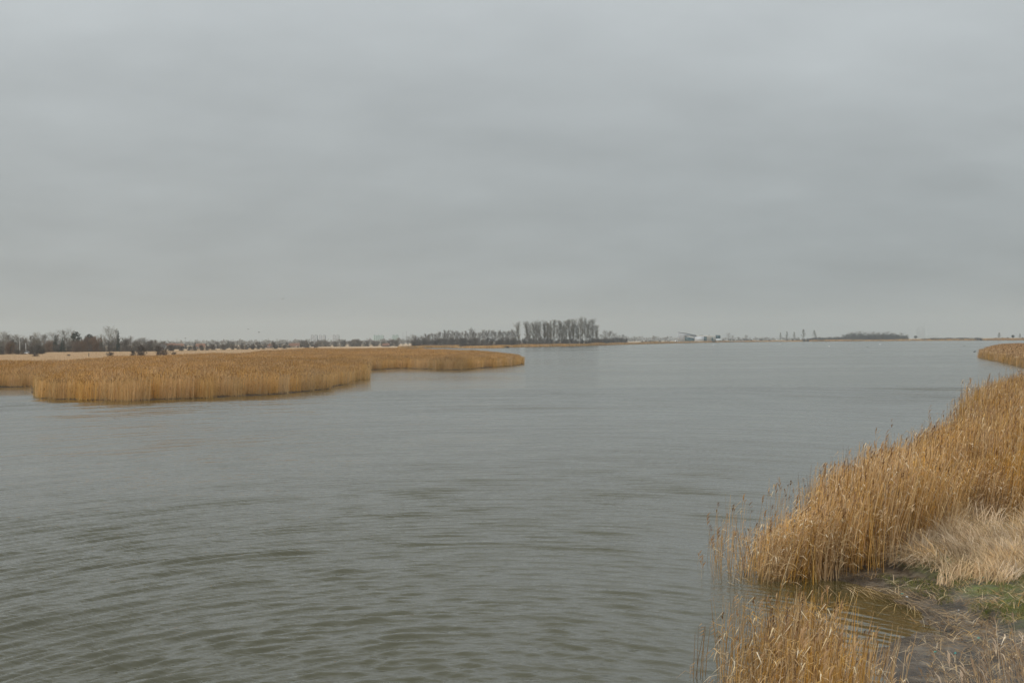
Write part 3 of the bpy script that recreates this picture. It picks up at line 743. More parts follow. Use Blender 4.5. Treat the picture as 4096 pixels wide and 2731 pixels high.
def bare_tree(seed, H, clear, limbs, ang, limb_len, shape, tw=(9, 1.1, .05), rt=None, stems=1, up=.25, splay=.12, rtw=None):
    """tapered trunk(s) with limbs (trunk mesh) and the fine branches and twigs (crown mesh)"""
    g = np.random.default_rng(seed); T, C = MB(), MB()
    rt = rt or H * .014
    for s in range(stems):
        az = g.random() * 6.283
        lean = (splay * (1 if stems > 1 else .3)) * g.uniform(.3, 1.2)
        hh = H * (1 if s == 0 else g.uniform(.7, 1.0))
        path = []
        for i in range(7):
            f = i / 6
            path.append(Vector((math.cos(az) * lean * hh * f + g.normal(0, .012) * hh * (i > 0), math.sin(az) * lean * hh * f + g.normal(0, .012) * hh * (i > 0), hh * f - .3 * (i == 0))))
        T.tube(path, [rt * (1.25 if i == 0 else 1 - .92 * i / 6) / (1 if stems == 1 else 1.6) for i in range(7)], 6)
        nl = max(3, limbs // stems)
        for k in range(nl):
            f = clear + (1 - clear) * ((k + g.random()) / nl) ** (.9 if stems == 1 else 1.7) * .99
            i = min(int(f * 6), 5); p0 = path[i].lerp(path[i + 1], f * 6 - i)
            fr = (f - clear) / (1 - clear)
            L = limb_len * shape(fr) * g.uniform(.7, 1.25)
            a = R(g.uniform(*ang)) * (1 - .25 * fr) * (1.25 if stems > 1 and fr < .3 else 1); az2 = g.random() * 6.283
            dirv = Vector((math.sin(a) * math.cos(az2), math.sin(a) * math.sin(az2), math.cos(a)))
            pts = [p0]
            for q in range(4):
                dirv = (dirv + Vector((g.normal(0, .1), g.normal(0, .1), g.normal(0, .06) + up * .28))).normalized()
                pts.append(pts[-1] + dirv * L / 4)
            r0 = max(rt * (1 - .85 * f) * .34, .02)
            T.tube(pts, [r0 * (1 - .85 * q / 4) for q in range(5)], 4)
            for q in range(1, 5):
                for e in range(2 if q < 4 else 3):
                    bd = (dirv + Vector((g.normal(0, .55), g.normal(0, .55), g.normal(0, .4) + up * .5))).normalized()
                    bl = L * .32 * g.uniform(.6, 1.2)
                    b0 = pts[q].lerp(pts[q - 1], g.random() * .7); b1 = b0 + bd * bl
                    sd = bd.orthogonal().normalized() * (r0 * .35)
                    C.add([b0 - sd, b0 + sd, b1], [(0, 1, 2)], 0, .35)
                    for f2 in (.35, .7, 1.0):
                        twig_tris(C, b0.lerp(b1, f2), bd, max(1, tw[0] // 3), tw[1], tw[2], g, .55, up)
    return T.mesh('trunk', True), C.mesh('crown')

def conifer(seed, H, Wd, pine=False):
    g = np.random.default_rng(seed); T, C = MB(), MB()
    T.tube([(0, 0, -.3), (g.normal(0, .1), 0, H * .5), (0, 0, H * .98)], [H * .018, H * .012, .02], 6)
    n = 26 if not pine else 16
    lo = .08 if not pine else .42
    for k in range(n):
        f = lo + (1 - lo) * k / n
        rr = Wd * (1 - f) ** .85 * g.uniform(.75, 1.15) if not pine else Wd * (math.sin(math.pi * min(1, (f - lo) / (1 - lo) * .85 + .12))) * g.uniform(.6, 1.15)
        for q in range(6 if not pine else 5):
            az = g.random() * 6.283; tip = Vector((math.cos(az) * rr, math.sin(az) * rr, H * f - rr * (.28 if not pine else -.15)))
            b0 = Vector((0, 0, H * f))
            T.tube([b0, b0.lerp(tip, .8)], [.05, .015], 3)
            for e in range(9):
                p = b0.lerp(tip, g.uniform(.2, 1.0))
                twig_tris(C, p, (tip - b0).normalized(), 3, max(.3, rr * .38), .32, g, .55, -.1 if not pine else .25)
    C.add([(-.12, 0, H * .93), (.12, 0, H * .93), (0, 0, H * 1.02)], [(0, 1, 2)])
    return T.mesh('trunk', True), C.mesh('crown')

round_s = lambda f: (.45 + .75 * math.sin(math.pi * min(1, f * .8 + .18)))
pop_s = lambda f: (.55 + .55 * f) if f < .75 else 1.0 - 1.4 * (f - .75)
cone_s = lambda f: 1.0 - .8 * f
KIND = {}
def variants(key, fn, n, tm, cm):
    L = []
    for i in range(n):
        t, c = fn(i)
        t.materials.append(M[tm]); c.materials.append(M[cm])
        zz = np.sort(np.array([v.co.z for v in c.vertices])); L.append((t, c, float(zz[int(len(zz) * .985)])))
    KIND[key] = L
variants('poplar', lambda i: bare_tree(500 + i, 24, .28, 40, (14, 42), 7.0, pop_s, (9, 1.7, .075), rt=.27, up=.36), 5, 'bark', 'twigpale')
variants('alder', lambda i: bare_tree(520 + i, 13, .18, 30, (24, 55), 3.9, round_s, (6, 1.2, .06), up=.26, rt=.14), 5, 'bark', 'twig')
variants('broad', lambda i: bare_tree(540 + i, 13, .20, 30, (30, 66), 5.8, round_s, (6, 1.5, .06), rt=.2, up=.24), 4, 'bark', 'twigpale')
variants('birch', lambda i: bare_tree(560 + i, 17, .16, 36, (38, 62), 6.2, cone_s, (9, 1.3, .085), up=.16, rt=.2), 4, 'bark', 'twigpale')
variants('thicket', lambda i: bare_tree(580 + i, 5.5, .05, 56, (20, 62), 2.4, round_s, (9, .8, .075), stems=8, splay=.24, up=.2, rt=.09), 5, 'bark', 'twig')
variants('thorn', lambda i: bare_tree(600 + i, 4.0, .04, 54, (25, 70), 1.9, round_s, (9, .55, .055), stems=7, splay=.30, up=.15, rt=.08), 4, 'bark', 'thorn')
variants('willow', lambda i: bare_tree(620 + i, 8, .06, 60, (20, 66), 3.4, round_s, (12, 1.2, .085), stems=6, splay=.24, up=.2, rt=.13), 3, 'bark', 'rust')
variants('spruce', lambda i: conifer(640 + i, 13, 2.9), 2, 'bark', 'needle')
variants('pine', lambda i: conifer(650 + i, 11, 3.4, True), 2, 'bark', 'needle')
NM = dict(poplar='poplar_tree', alder='bare_tree', broad='bare_tree', birch='birch_tree', thicket='shrub', thorn='thorn_bush', willow='willow_tree', spruce='spruce_tree', pine='pine_tree')
CT = dict(poplar='tree', alder='tree', broad='tree', birch='tree', thicket='shrub', thorn='bush', willow='tree', spruce='tree', pine='tree')
tr = np.random.default_rng(77)

def tree(kind, u, d, hgt, label, group=None, wide=1.0):
    x, y = at(u, d)
    i = int(tr.integers(0, len(KIND[kind])))
    s = hgt / KIND[kind][i][2]
    sink = .12 * hgt if kind in ('thicket', 'thorn', 'willow') else .05
    o = empty(NM[kind], (x, y, zat(x, y) - sink), tr.random() * 6.283, (s * wide, s * wide, s))
    t, c, _ = KIND[kind][i]
    obj('trunk', t, None, o); obj('crown', c, None, o)
    return tag(o, label, CT[kind], group)

def shore(u):
    return float(np.interp(u, [2010, 2100, 2300, 2420, 2600, 2700], [570, 605, 656, 760, 940, 1060]))

ORD = ['first', 'second', 'third', 'fourth', 'fifth', 'sixth', 'seventh', 'eighth', 'ninth', 'tenth', 'eleventh', 'twelfth', 'thirteenth', 'fourteenth', 'fifteenth', 'sixteenth', 'seventeenth', 'eighteenth', 'nineteenth', 'twentieth', 'twenty-first', 'twenty-second', 'twenty-third', 'twenty-fourth', 'twenty-fifth']

# the tall poplar row on the far shore
pop = [(2074, 24), (2110, 24.5), (2132, 23), (2146, 25), (2160, 24), (2176, 25), (2190, 23.5), (2202, 24.5), (2217, 26), (2238, 25), (2252, 21), (2262, 24.5), (2277, 26), (2294, 26.5), (2308, 23), (2322, 28.5), (2340, 27), (2356, 24), (2368, 26.5), (2384, 20)]
for i, (u, h) in enumerate(pop):
    lab = 'bare poplar standing apart at the left end of the tall row' if i == 0 else ('lower spreading poplar closing the right end of the tall row' if i == len(pop) - 1 else f'bare tall poplar, {ORD[i]} from the left in the far shore row')
    dp = max(690, shore(u) + 24); tree('poplar', u, dp + tr.uniform(-6, 14), h * dp / 690, lab, 'poplars in the tall row', 1.3 if i not in (0, 19) else 1.5)
for i in range(16):
    u = 2104 + i * 17.6 + tr.uniform(-5, 5); dp = max(706, shore(u) + 40)
    tree('poplar', u, dp + tr.uniform(0, 14), tr.uniform(17, 24) * dp / 690, 'bare poplar in the back rank of the tall row', 'back rank of poplars', .85)
for i in range(30):
    up_ = 2050 + i * 13.2 + tr.uniform(-4, 4); tree('thicket', up_, max(676, shore(up_) + 18) + tr.uniform(-4, 18), tr.uniform(5.5, 9), 'grey brown shrub packed at the foot of the tall poplars', 'undergrowth below the poplars', 1.15)
for i in range(16):
    up_ = 2060 + i * 20 + tr.uniform(-6, 6); tree('alder', up_, max(704, shore(up_) + 30) + tr.uniform(0, 12), tr.uniform(9, 13), 'lower bare tree mixed in among the tall poplars', 'low trees among the poplars')
# right of the poplars
for i, (u, h) in enumerate([(2388, 11), (2407, 9.5), (2425, 13), (2440, 12.5), (2458, 11), (2474, 9), (2490, 9.5), (2502, 8.5)]):
    tree('broad' if i % 3 else 'alder', u, np.interp(u, [2385, 2500], [785, 890]) + tr.uniform(0, 12), h * 1.3, f'bare rounded tree, {ORD[i]} from the left beside the poplars\' right end', 'trees right of the poplars', 1.25)
for i in range(20):
    tree('thicket', 2380 + i * 6.4, 770 + i * 6.2 + tr.uniform(0, 8), tr.uniform(6.0, 9.5), 'dark low shrub at the right foot of the poplar wood', 'shrubs right of the poplars', 1.2)
tree('broad', 2537, 930, 10.5, 'lone rounded bare tree on the shore right of the poplars', None, 1.1)
for i, u in enumerate((2570, 2584, 2598, 2610)):
    tree('thicket', u, 1000, 4.2 + .5 * (i % 2), f'low dark shrub, {ORD[i]} right of the lone rounded tree', 'shrubs beyond the lone tree', 1.5)
# the wood left of the poplars
for i in range(52):
    u = 1660 + i * 7.9 + tr.uniform(-4, 4)
    tree('alder', u, 640 + tr.uniform(0, 40), (9.5 + 5.2 * min(1, max(0, (u - 1640) / 160)) + tr.uniform(-2.2, 1.6)), 'bare slim tree packed in the wood left of the poplars', 'bare trees in the shore wood', .95)
for i in range(34):
    tree('thicket', 1655 + i * 12.2 + tr.uniform(-4, 4), 628 + tr.uniform(0, 14), tr.uniform(6, 10), 'grey shrub at the front foot of the shore wood', 'undergrowth of the shore wood', 1.15)
for u, h, lab in [(1782, 15.5, 'pale trunked birch standing in front of the shore wood'), (1888, 17, 'tallest bare tree rising above the shore wood')]:
    tree('alder', u, 630, h, lab)
for i, (u, h) in enumerate([(1592, 9), (1612, 8), (1633, 10.5), (1652, 12), (1690, 11), (1712, 10)]):
    tree('broad', u, 640, h, f'bare bushy tree, {ORD[i]} at the thin left end of the shore wood', 'trees at the left end of the shore wood', 1.0)
for i, u in enumerate((1848, 1862, 1985, 2030)):
    tree('thorn', u, 548, 3.2 if i < 2 else 2.4, f'low dark bush, {ORD[i]} on the small reedy point before the wood', 'bushes on the reedy point', 1.8)

# far right: five conical trees and the low wood
for i, (u, h) in enumerate([(3122, 18), (3148, 20), (3177, 19), (3214, 24), (3258, 22)]):
    tree('birch', u, 1390, h, f'slender conical bare tree, {ORD[i]} of five left of the low wood', 'five slender trees', .85)
for i, u in enumerate((3148, 3170, 3188)):
    tree('thicket', u, 1400, 5.5, f'dark shrub, {ORD[i]} below the five slender trees', 'shrubs below the slender trees', 1.6)
for i in range(46):
    u = 3200 + i * 9.6 + tr.uniform(-4, 4)
    top = np.interp(u, [3200, 3280, 3370, 3400, 3480, 3560, 3620, 3645], [8, 10, 11, 18, 18.5, 17, 13, 8])
    tree('thicket' if (i % 3 or u < 3370) else 'broad', u, 1345 + tr.uniform(0, 30), top * (tr.uniform(.7, .95) if (i % 3 or u < 3370) else tr.uniform(.92, 1.12)), 'bare bushy tree in the low wood on the far right shore', 'low wood on the right shore', 1.3)
for i in range(30):
    u = 3215 + i * 14.2 + tr.uniform(-5, 5)
    tree('thicket', u, 1340 + tr.uniform(0, 12), np.interp(u, [3215, 3370, 3420, 3580, 3645], [6.5, 8, 12.5, 12.5, 7]) * tr.uniform(.85, 1.1), 'dense low shrub along the foot of the right shore wood', 'undergrowth of the right shore wood', 1.5)
tree('birch', 3397, 1335, 13, 'pale trunked tree at the front of the right shore wood', None, .6)
tree('pine', 3662, 1290, 9, 'dark rounded evergreen at the right end of the low wood', None, 1.1)
for i in range(26):
    u = 3690 + i * 9.4
    tree('thorn', u, 1290 - i * 6, tr.uniform(3.6, 5.6), 'dark green dune shrub in the long low strip right of the wood', 'dune shrubs on the right shore', 2.4)
for u, h, k, lab in [(3886, 7, 'broad', 'small pale bare tree above the dune shrubs'), (3997, 12.5, 'birch', 'upright dark bare tree on the right shore dunes'), (4052, 8.5, 'pine', 'dark spreading pine on the right shore dunes'), (4080, 10.5, 'birch', 'pale leaning tree beside the dune pine')]:
    tree(k, u, 1130, h, lab, None, 1.0)
for i, u in enumerate((3985, 4010, 4030, 4090)):
    tree('thicket', u, 1126, 4.8, f'dark low bush, {ORD[i]} along the dunes near the pine', 'bushes near the dune pine', 1.6)
# trees by the museum
for i, (u, h, w) in enumerate([(2914, 19, .95), (2930, 14, 1.0), (2954, 10, 1.2), (2984, 14, 1.2)]):
    tree('broad', u, 1420, h, ['tall forked bare tree right of the white museum', 'lower bare tree behind the forked museum tree', 'small bare tree between the forked tree and the round one', 'broad round bare tree farther right of the museum'][i], None, w)
for i in range(9):
    tree('thicket', 2892 + i * 14, 1415, tr.uniform(5, 7.5), 'grey shrub in the hedge right of the museum', 'hedge right of the museum', 1.4)
for i, u in enumerate((2602, 2622, 2640, 2672)):
    tree('thicket', u, 1180, 4.5, f'dark low shrub, {ORD[i]} on the shore left of the museum', 'shrubs left of the museum', 1.6)
for i, u in enumerate((3044, 3078)):
    tree('thorn', u, 1395, 5.2, ['dark round bush', 'smaller dark bush'][i] + ' between the parked cars', None, 1.4)

# the wood on the left, behind the meadow
big = [('broad', 12, 420, 14.0, 1.0, 'bare rounded tree at the left picture edge'), ('broad', 74, 430, 12, 1.0, 'pale thin bare tree behind the white poles'),
       ('broad', 145, 425, 13, 1.15, 'domed bare tree right of the white poles'), ('broad', 210, 425, 13, 1.0, 'bare tree left of the widest crown in the left wood'),
       ('broad', 255, 420, 15, 1.3, 'widest bare crown in the left wood'), ('broad', 287, 428, 14, .9, 'bare tree just left of the dark pine'),
       ('pine', 304, 415, 13.0, .85, 'dark pine rising beside the widest bare crown'), ('spruce', 221, 412, 11, 1.1, 'dark broad spruce under the widest bare crown'),
       ('spruce', 250, 408, 9, 1.2, 'low dark spruce at the foot of the left wood'), ('pine', 358, 425, 11.6, .8, 'dark pine top behind the rust coloured willows'),
       ('spruce', 405, 418, 10, .7, 'narrow dark spruce right of the rust willows'), ('broad', 437, 415, 16.2, .98, 'tallest bare tree of the left wood'),
       ('spruce', 473, 412, 13.4, .62, 'slim dark spruce right of the tallest bare tree'), ('alder', 466, 420, 14.5, .8, 'thin bare tree behind the slim spruce'),
       ('willow', 308, 398, 8.2, 1.0, 'round rust orange willow in front of the left wood'), ('willow', 350, 415, 10.5, 1.0, 'tall rust orange willow behind the round one'),
       ('willow', 382, 412, 10.5, 1.0, 'rust orange willow at the right of its group'), ('willow', 330, 408, 7.5, 1.0, 'smaller rust willow between two larger ones'),
       ('willow', 195, 405, 8, 1.0, 'dull rust willow left of the spruces'), ('willow', 38, 330, 7.2, 1.05, 'rust brown round bush left of the white poles')]
for k, u, d, h, w, lab in big:
    tree(k, u, d, h * .96, lab, None, w)
for i in range(62):
    u = -60 + i * 12.2 + tr.uniform(-5, 5)
    h = np.interp(u, [-60, 100, 300, 480, 560, 640, 700], [9, 9, 8, 8.5, 7.5, 6, 4.5]) * tr.uniform(.85, 1.15)
    tree(('alder', 'thicket', 'broad', 'alder')[i % 4], u, 425 + tr.uniform(0, 40), h * (1.15 if i % 4 != 1 else 1), 'grey bare tree in the dense body of the left wood', 'trees in the left wood', 1.25)
for i in range(40):
    tree('thicket', -40 + i * 17.0 + tr.uniform(-5, 5), 406 + tr.uniform(0, 14), tr.uniform(3.5, 5.6), 'dark shrub along the foot of the left wood', 'undergrowth of the left wood', 1.4)
for i, (u, h, w) in enumerate([(8, 5.0, 1.2), (70, 3.2, 1.5), (92, 3.0, 1.5), (128, 5.2, 1.1), (148, 5.6, 1.1), (168, 4.6, 1.2)]):
    tree('thicket', u, 318 + i * 2, h, f'brown shrub, {ORD[i]} from the left in the clump before the left wood', 'shrub clump before the left wood', w)
for u, d, h, w, lab in [(142, 262, 1.6, 2.2, 'low flat bush in the meadow below the white poles'), (274, 262, 1.1, 1.6, 'tiny bush in the middle of the left meadow'),
                        (441, 256, 2.0, 1.7, 'low wide thorn bush left of the big dark one'), (532, 258, 2.6, 1.1, 'small thorn bush at the left foot of the big one'),
                        (566, 258, 4.9, 1.05, 'big dark thorn bush standing in the marsh edge'), (634, 262, 3.9, .8, 'thin upright thorn bush beside the fan shaped one'),
                        (657, 258, 3.6, 1.0, 'dark fan shaped thorn bush in the marsh edge'), (694, 258, 1.8, 1.4, 'lowest thorn bush right of the fan shaped one')]:
    tree('thorn', u, d, h, lab, None, w)
hedge = [(686, 4.4, 1.1), (725, 3.6, 1.3), (757, 3.4, 1.3), (780, 3.6, 1.3), (806, 4.0, 1.2), (829, 3.4, 1.2), (851, 4.4, 1.0), (895, 4.4, 1.3), (930, 4.0, .8), (952, 2.8, .9), (970, 4.2, 1.1), (986, 4.0, 1.1), (1010, 4.4, 1.1), (1033, 3.2, 1.1), (1053, 3.0, 1.2), (1098, 5.8, .8), (1138, 3.6, 1.5), (1228, 4.4, 1.3), (1262, 4.5, 1.2)]
for i, (u, h, w) in enumerate(hedge):
    tree('thicket' if i % 3 else 'thorn', u, np.interp(u, [686, 1100, 1300], [415, 520, 640]), h * 1.05, f'dark hedge bush, {ORD[i]} from the left along the far meadow edge', 'hedge bushes along the meadow', w)
# middle distance between the hedge and the towers
for i in range(38):
    u = 1200 + i * 10.5 + tr.uniform(-4, 4)
    tree('thicket' if i % 3 else 'broad', u, 760 + tr.uniform(0, 60), tr.uniform(5.5, 9.5), 'grey brown bushy tree in the belt below the towers', 'tree belt below the towers', 1.3)
for i in range(44):
    u = 560 + i * 15.5 + tr.uniform(-6, 6)
    k = 'spruce' if i in (17, 23, 31) else ('broad' if i % 2 else 'thicket')
    lab = {17: 'dark spruce, first from the left in the hazy far tree line', 23: 'dark spruce, second from the left in the hazy far tree line', 31: 'dark spruce, third from the left in the hazy far tree line'}.get(i, 'grey hazy tree in the far line behind the meadow hedge')
    tree(k, u, 640 + tr.uniform(0, 180) + (120 if u > 1100 else 0), tr.uniform(4.6, 7.6) * (1.2 if k == 'spruce' else 1), lab, None if i in (17, 23, 31) else 'far tree line behind the hedge', 1.25)

for i in range(48):
    u = 600 + i * 13.4 + tr.uniform(-5, 5)
    tree('thicket', u, np.interp(u, [600, 1250], [560, 690]) + tr.uniform(0, 25), tr.uniform(2.6, 4.4), 'low grey shrub in the scrub strip at the back of the meadow', 'scrub strip behind the hedge bushes', 1.7)

# far-off woods that read as one mass, built from leafless crown clumps
def far_wood(name, spans, label, seed, mt):
    g = np.random.default_rng(seed); V = []; Fc = []; T = []
    for u0, u1, d0, d1, h0, h1, n in spans:
        for k in range(n):
            u = g.uniform(u0, u1); d = g.uniform(d0, d1); x, y = at(u, d)
            hh = (h0 + (h1 - h0) * (u - u0) / (u1 - u0)) * g.uniform(.7, 1.12) * (1 + .22 * math.sin(u * .11 + seed)); w = g.uniform(3.5, 8)
            for e in range(34):
                a, b = g.normal(0, .42), g.normal(0, .42); zz = g.random() ** .8
                c = np.array([x + a * w * math.sin(math.pi * min(zz * .8 + .2, 1)) * 1.3, y + b * w, .8 + hh * zz])
                b0 = len(V); sz = w * .24
                for q in range(3): V.append(c + g.normal(0, sz, 3) * (1, 1, .8))
                V[b0:] = [np.array((p[0], p[1], max(p[2], .2))) for p in V[b0:]]
                T.extend([float(np.clip(g.normal(.4, .3), 0, 1))] * 3); Fc.append((b0, b0 + 1, b0 + 2))
    return tag(obj(name, mesh_np(name, V, Fc, False, {'tint': T}), mt), label, 'wood', kind='stuff')
far_wood('distant_woodland', [(-200, 1750, 1500, 1900, 12, 10, 520), (450, 1900, 2200, 2700, 17, 15, 420), (2480, 2760, 2000, 2500, 14, 16, 90), (2900, 3200, 2200, 2600, 11, 8, 70)], 'bluish far woodland fading into the haze along the horizon', 9, M['twig'])
far_wood('distant_hills_wood', [(560, 1300, 3600, 4200, 27, 22, 260), (2380, 3200, 3800, 4300, 24, 14, 160)], 'faintest wooded rise on the left and centre horizon', 12, M['twig'])

# ------------------------------------------------------------------ buildings
def tower(u0, u1, top_v, d, band, label, units):
    """slab tower: dark recessed core, stacked balcony bands in bays, raised roof house"""
    x0, y = at(u0, d); x1, _ = at(u1, d); w = x1 - x0
    hor = 1366.3 - ROLL * ((u0 + u1) / 2 - 2048)
    H = (hor - top_v) * d / F + EYE
    o = empty('tower_block', ((x0 + x1) / 2, y, 0))
    z0 = zat((x0 + x1) / 2, y)
    c = MB(); c.box(-w / 2 + .6, w / 2 - .6, 0, 18, z0 - 1, H * .955); obj('wall', c.mesh('wall'), M['tower'], o)
    nfl = 16; fh = H * .955 / nfl
    bays = units * 2
    for b in range(bays):
        bx0 = -w / 2 + w * b / bays + w * .012; bx1 = -w / 2 + w * (b + 1) / bays - w * .035
        pr = -1.6 if b % 2 == 0 else -2.6
        pier = MB(); pier.box(bx0, bx0 + w * .03, pr + .2, -.02, z0 - 1, H * .95); obj('pier', pier.mesh('pier'), band, o)
        for f in range(nfl):
            mb = MB(); mb.box(bx0 + w * .031, bx1, pr, -.02, z0 + f * fh + .1, z0 + f * fh + fh * .50); obj('balcony', mb.mesh('balcony'), band, o)
    for k in range(units):
        cx = -w / 2 + w * (k + .5) / units
        r = MB(); r.box(cx - w / units * .22, cx + w / units * .16, 3, 14, H * .955 + .02, H); obj('roof_house', r.mesh('roof_house'), M['tower'], o)
    return tag(o, label, 'tower block', 'tower blocks on the horizon')
TD = 2300
tower(1241, 1270, 1339, TD, M['towerband'], 'white banded tower block, leftmost of the six on the horizon', 2)
tower(1274, 1302, 1339, TD, M['towerband'], 'white banded tower block close beside the leftmost one', 2)
tower(1329, 1357, 1339, TD, M['towerband'], 'white banded tower block standing alone, third from the left', 2)
tower(1493, 1535, 1340, TD, M['towergreen'], 'wide greenish tower block made of two joined halves', 3)
tower(1569, 1594, 1339, TD, M['towergreen'], 'narrow greenish tower block at the right end', 2)

def house(u, d, w, h, dep, roofm, wallm, label, gable=False, rz=0.0):
    w, h, dep = w * .72, h * .75, dep * .72
    x, y = at(u, d); o = empty('house', (x, y, zat(x, y) - .05), rz)
    rh = w * .42 if gable else dep * .5
    wl_ = MB()
    if gable: wl_.prism([(-w / 2, -.4), (w / 2, -.4), (w / 2, h), (0, h + rh), (-w / 2, h)], 0, dep)
    else:
        wl_.box(-w / 2, w / 2, 0, dep, -.4, h)
        wl_.add([(-w / 2, 0, h), (-w / 2, dep, h), (-w / 2, dep / 2, h + rh), (w / 2, 0, h), (w / 2, dep, h), (w / 2, dep / 2, h + rh)], [(0, 2, 1), (3, 4, 5)])
    obj('wall', wl_.mesh('wall'), wallm, o)
    rf = MB(); ov = .35; t = .22
    if gable:
        for s in (-1, 1):
            rf.add([(0, -ov, h + rh + .04), (s * (w / 2 + ov), -ov, h - ov * rh / (w / 2) + .04), (s * (w / 2 + ov), dep + ov, h - ov * rh / (w / 2) + .04), (0, dep + ov, h + rh + .04), (0, -ov, h + rh + t), (s * (w / 2 + ov), -ov, h - ov * rh / (w / 2) + t), (s * (w / 2 + ov), dep + ov, h - ov * rh / (w / 2) + t), (0, dep + ov, h + rh + t)], [(0, 1, 2, 3), (4, 5, 6, 7), (0, 1, 5, 4), (1, 2, 6, 5), (2, 3, 7, 6)])
    else:
        for s, yy in ((-1, -ov), (1, dep + ov)):
            e = h - ov * rh / (dep / 2)
            rf.add([(-w / 2 - ov, dep / 2, h + rh + .04), (w / 2 + ov, dep / 2, h + rh + .04), (w / 2 + ov, yy, e + .04), (-w / 2 - ov, yy, e + .04), (-w / 2 - ov, dep / 2, h + rh + t), (w / 2 + ov, dep / 2, h + rh + t), (w / 2 + ov, yy, e + t), (-w / 2 - ov, yy, e + t)], [(0, 1, 2, 3), (4, 5, 6, 7), (2, 3, 7, 6), (1, 2, 6, 5), (0, 3, 7, 4)])
    r_ = obj('roof', rf.mesh('roof'), roofm, o)
    ch = MB(); ch.box(w * .12, w * .12 + .7, dep / 2 + .3, dep / 2 + 1.0, h + rh * .5, h + rh + .9); obj('chimney', ch.mesh('chimney'), M['brick'], r_)
    n = max(2, int(w / 3.2))
    for k in range(n):
        cx = -w / 2 + w * (k + .5) / n
        fm = MB(); fm.box(cx - .65, cx + .65, -.05, .02, h * .35, h * .8); f_ = obj('window', fm.mesh('window'), M['white'], o)
        pn = MB(); pn.box(cx - .52, cx + .52, -.075, -.052, h * .4, h * .76); obj('pane', pn.mesh('pane'), M['pane'], f_)
    dm = MB(); dm.box(w * .5 - 1.6, w * .5 - .6, -.05, .02, -.1, 2.0); obj('door', dm.mesh('door'), M['wood'], o)
    return tag(o, label, 'house', 'houses behind the meadow')
house(678, 600, 13, 3.0, 8, M['roofred'], M['brick'], 'low house with wide orange roof, leftmost behind the meadow hedge', rz=.15)
house(716, 620, 10, 2.8, 7, M['roofred'], M['housewhite'], 'small orange roofed house right of the wide one', rz=-.2)
house(800, 600, 11, 2.6, 7.5, M['roofred'], M['brick'], 'sand coloured orange roofed house among the hedge trees')
house(857, 640, 4.4, 2.2, 8, M['roofgrey'], M['housewhite'], 'narrow white gabled house front between hedge bushes', gable=True)
house(1077, 640, 6, 3.4, 6, M['roofred'], M['roofred'], 'small red house between two hedge bushes', gable=True)
house(1176, 680, 14, 2.4, 7, M['roofred'], M['brick'], 'long low brick house left of the towers')
house(1543, 700, 9.5, 1.7, 6, M['roofred'], M['wood'], 'low red roofed hut at the marsh end below the green towers')
house(645, 560, 9, 2.6, 7, M['roofgrey'], M['housewhite'], 'white house with grey roof at the end of the left wood')

# the white museum like a stranded ship on the far shore
MD = 1235.0
mx, my = at(2800, MD); mz = zat(mx, my)
PX = MD / F
def mu(u): return (u - 2800) * PX
def mv(v, u=2800):
    hor = 1366.3 - ROLL * (u - 2048)
    return (hor - v) * PX + EYE - mz
mus = empty('museum_building', (mx, my, mz))
def mpoly(name, pts, y0, y1, m, parent=None, lab=None):
    b = MB(); b.prism([(mu(u), mv(v, u)) for u, v in pts], y0, y1)
    o = obj(name, b.mesh(name), m, parent or mus)
    if lab: o['label'] = lab
    return o
sail = mpoly('sail_wall', [(2715, 1366), (2740, 1366), (2740, 1346.5), (2752, 1345), (2785, 1347), (2785, 1343), (2711.5, 1329.5)], 0, 1.2, M['sail'], None, 'tall white wall sloping down from a high left corner')
mpoly('coping', [(2711, 1329.4), (2785.5, 1342.8), (2785.5, 1341.2), (2743, 1332.8), (2711, 1328.4)], -.5, 1.7, M['dark'], sail)
mpoly('mast', [(2711.2, 1329.5), (2713.0, 1366), (2714.4, 1366), (2712.4, 1329.5)], -.9, -.05, M['white'])
mpoly('side_wall', [(2735.5, 1364.6), (2778.5, 1364.6), (2778.5, 1342), (2735.5, 1342)], 9.5, 22, M['cream'])
gl = mpoly('glass_front', [(2735.4, 1364.5), (2778, 1364.5), (2778, 1355.5), (2735.4, 1346.6)], 1.35, 2.0, M['teal'], None, 'sloping blue green glass front')
for k in range(9):
    u = 2736 + k * 5.1; t = 1347.4 + (u - 2735.4) * .208
    mpoly('mullion', [(u, 1364.6), (u + .55, 1364.6), (u + .55, t + .1), (u, t)], 1.1, 1.34, M['mullion'], gl)
mpoly('roof_band', [(2737, 1346), (2778.5, 1354.8), (2778.5, 1352.4), (2740, 1343.8)], .5, 9, M['sail'])
mpoly('roof_edge', [(2738, 1345.2), (2745, 1342.6), (2762, 1342.4), (2785, 1346.8), (2785, 1345.6), (2762, 1341.2), (2744, 1341.6), (2736.5, 1344.8)], -.8, -.05, M['dark'])
mpoly('low_wall', [(2778.6, 1364.4), (2816, 1364.4), (2816, 1346.8), (2780, 1346.8)], .0, 9, M['pale'], None, 'long pale grey lower wall')
mpoly('main_wall', [(2828, 1364.4), (2863.5, 1364.4), (2863.5, 1341.6), (2785, 1341.8), (2785, 1346.6), (2828, 1346.6)], .4, 20, M['cream'], None, 'cream concrete upper wall')
dr = mpoly('entrance', [(2816.2, 1364.3), (2827.6, 1364.3), (2827.6, 1346.8), (2816.2, 1346.8)], 1.2, 4, M['teal'])
mpoly('door_frame', [(2821.4, 1364.3), (2822.2, 1364.3), (2822.2, 1346.9), (2821.4, 1346.9)], .9, 1.19, M['mullion'], dr)
mpoly('side_door', [(2847, 1364.2), (2852, 1364.2), (2852, 1351.2), (2847, 1351.2)], .2, .38, M['teal'])
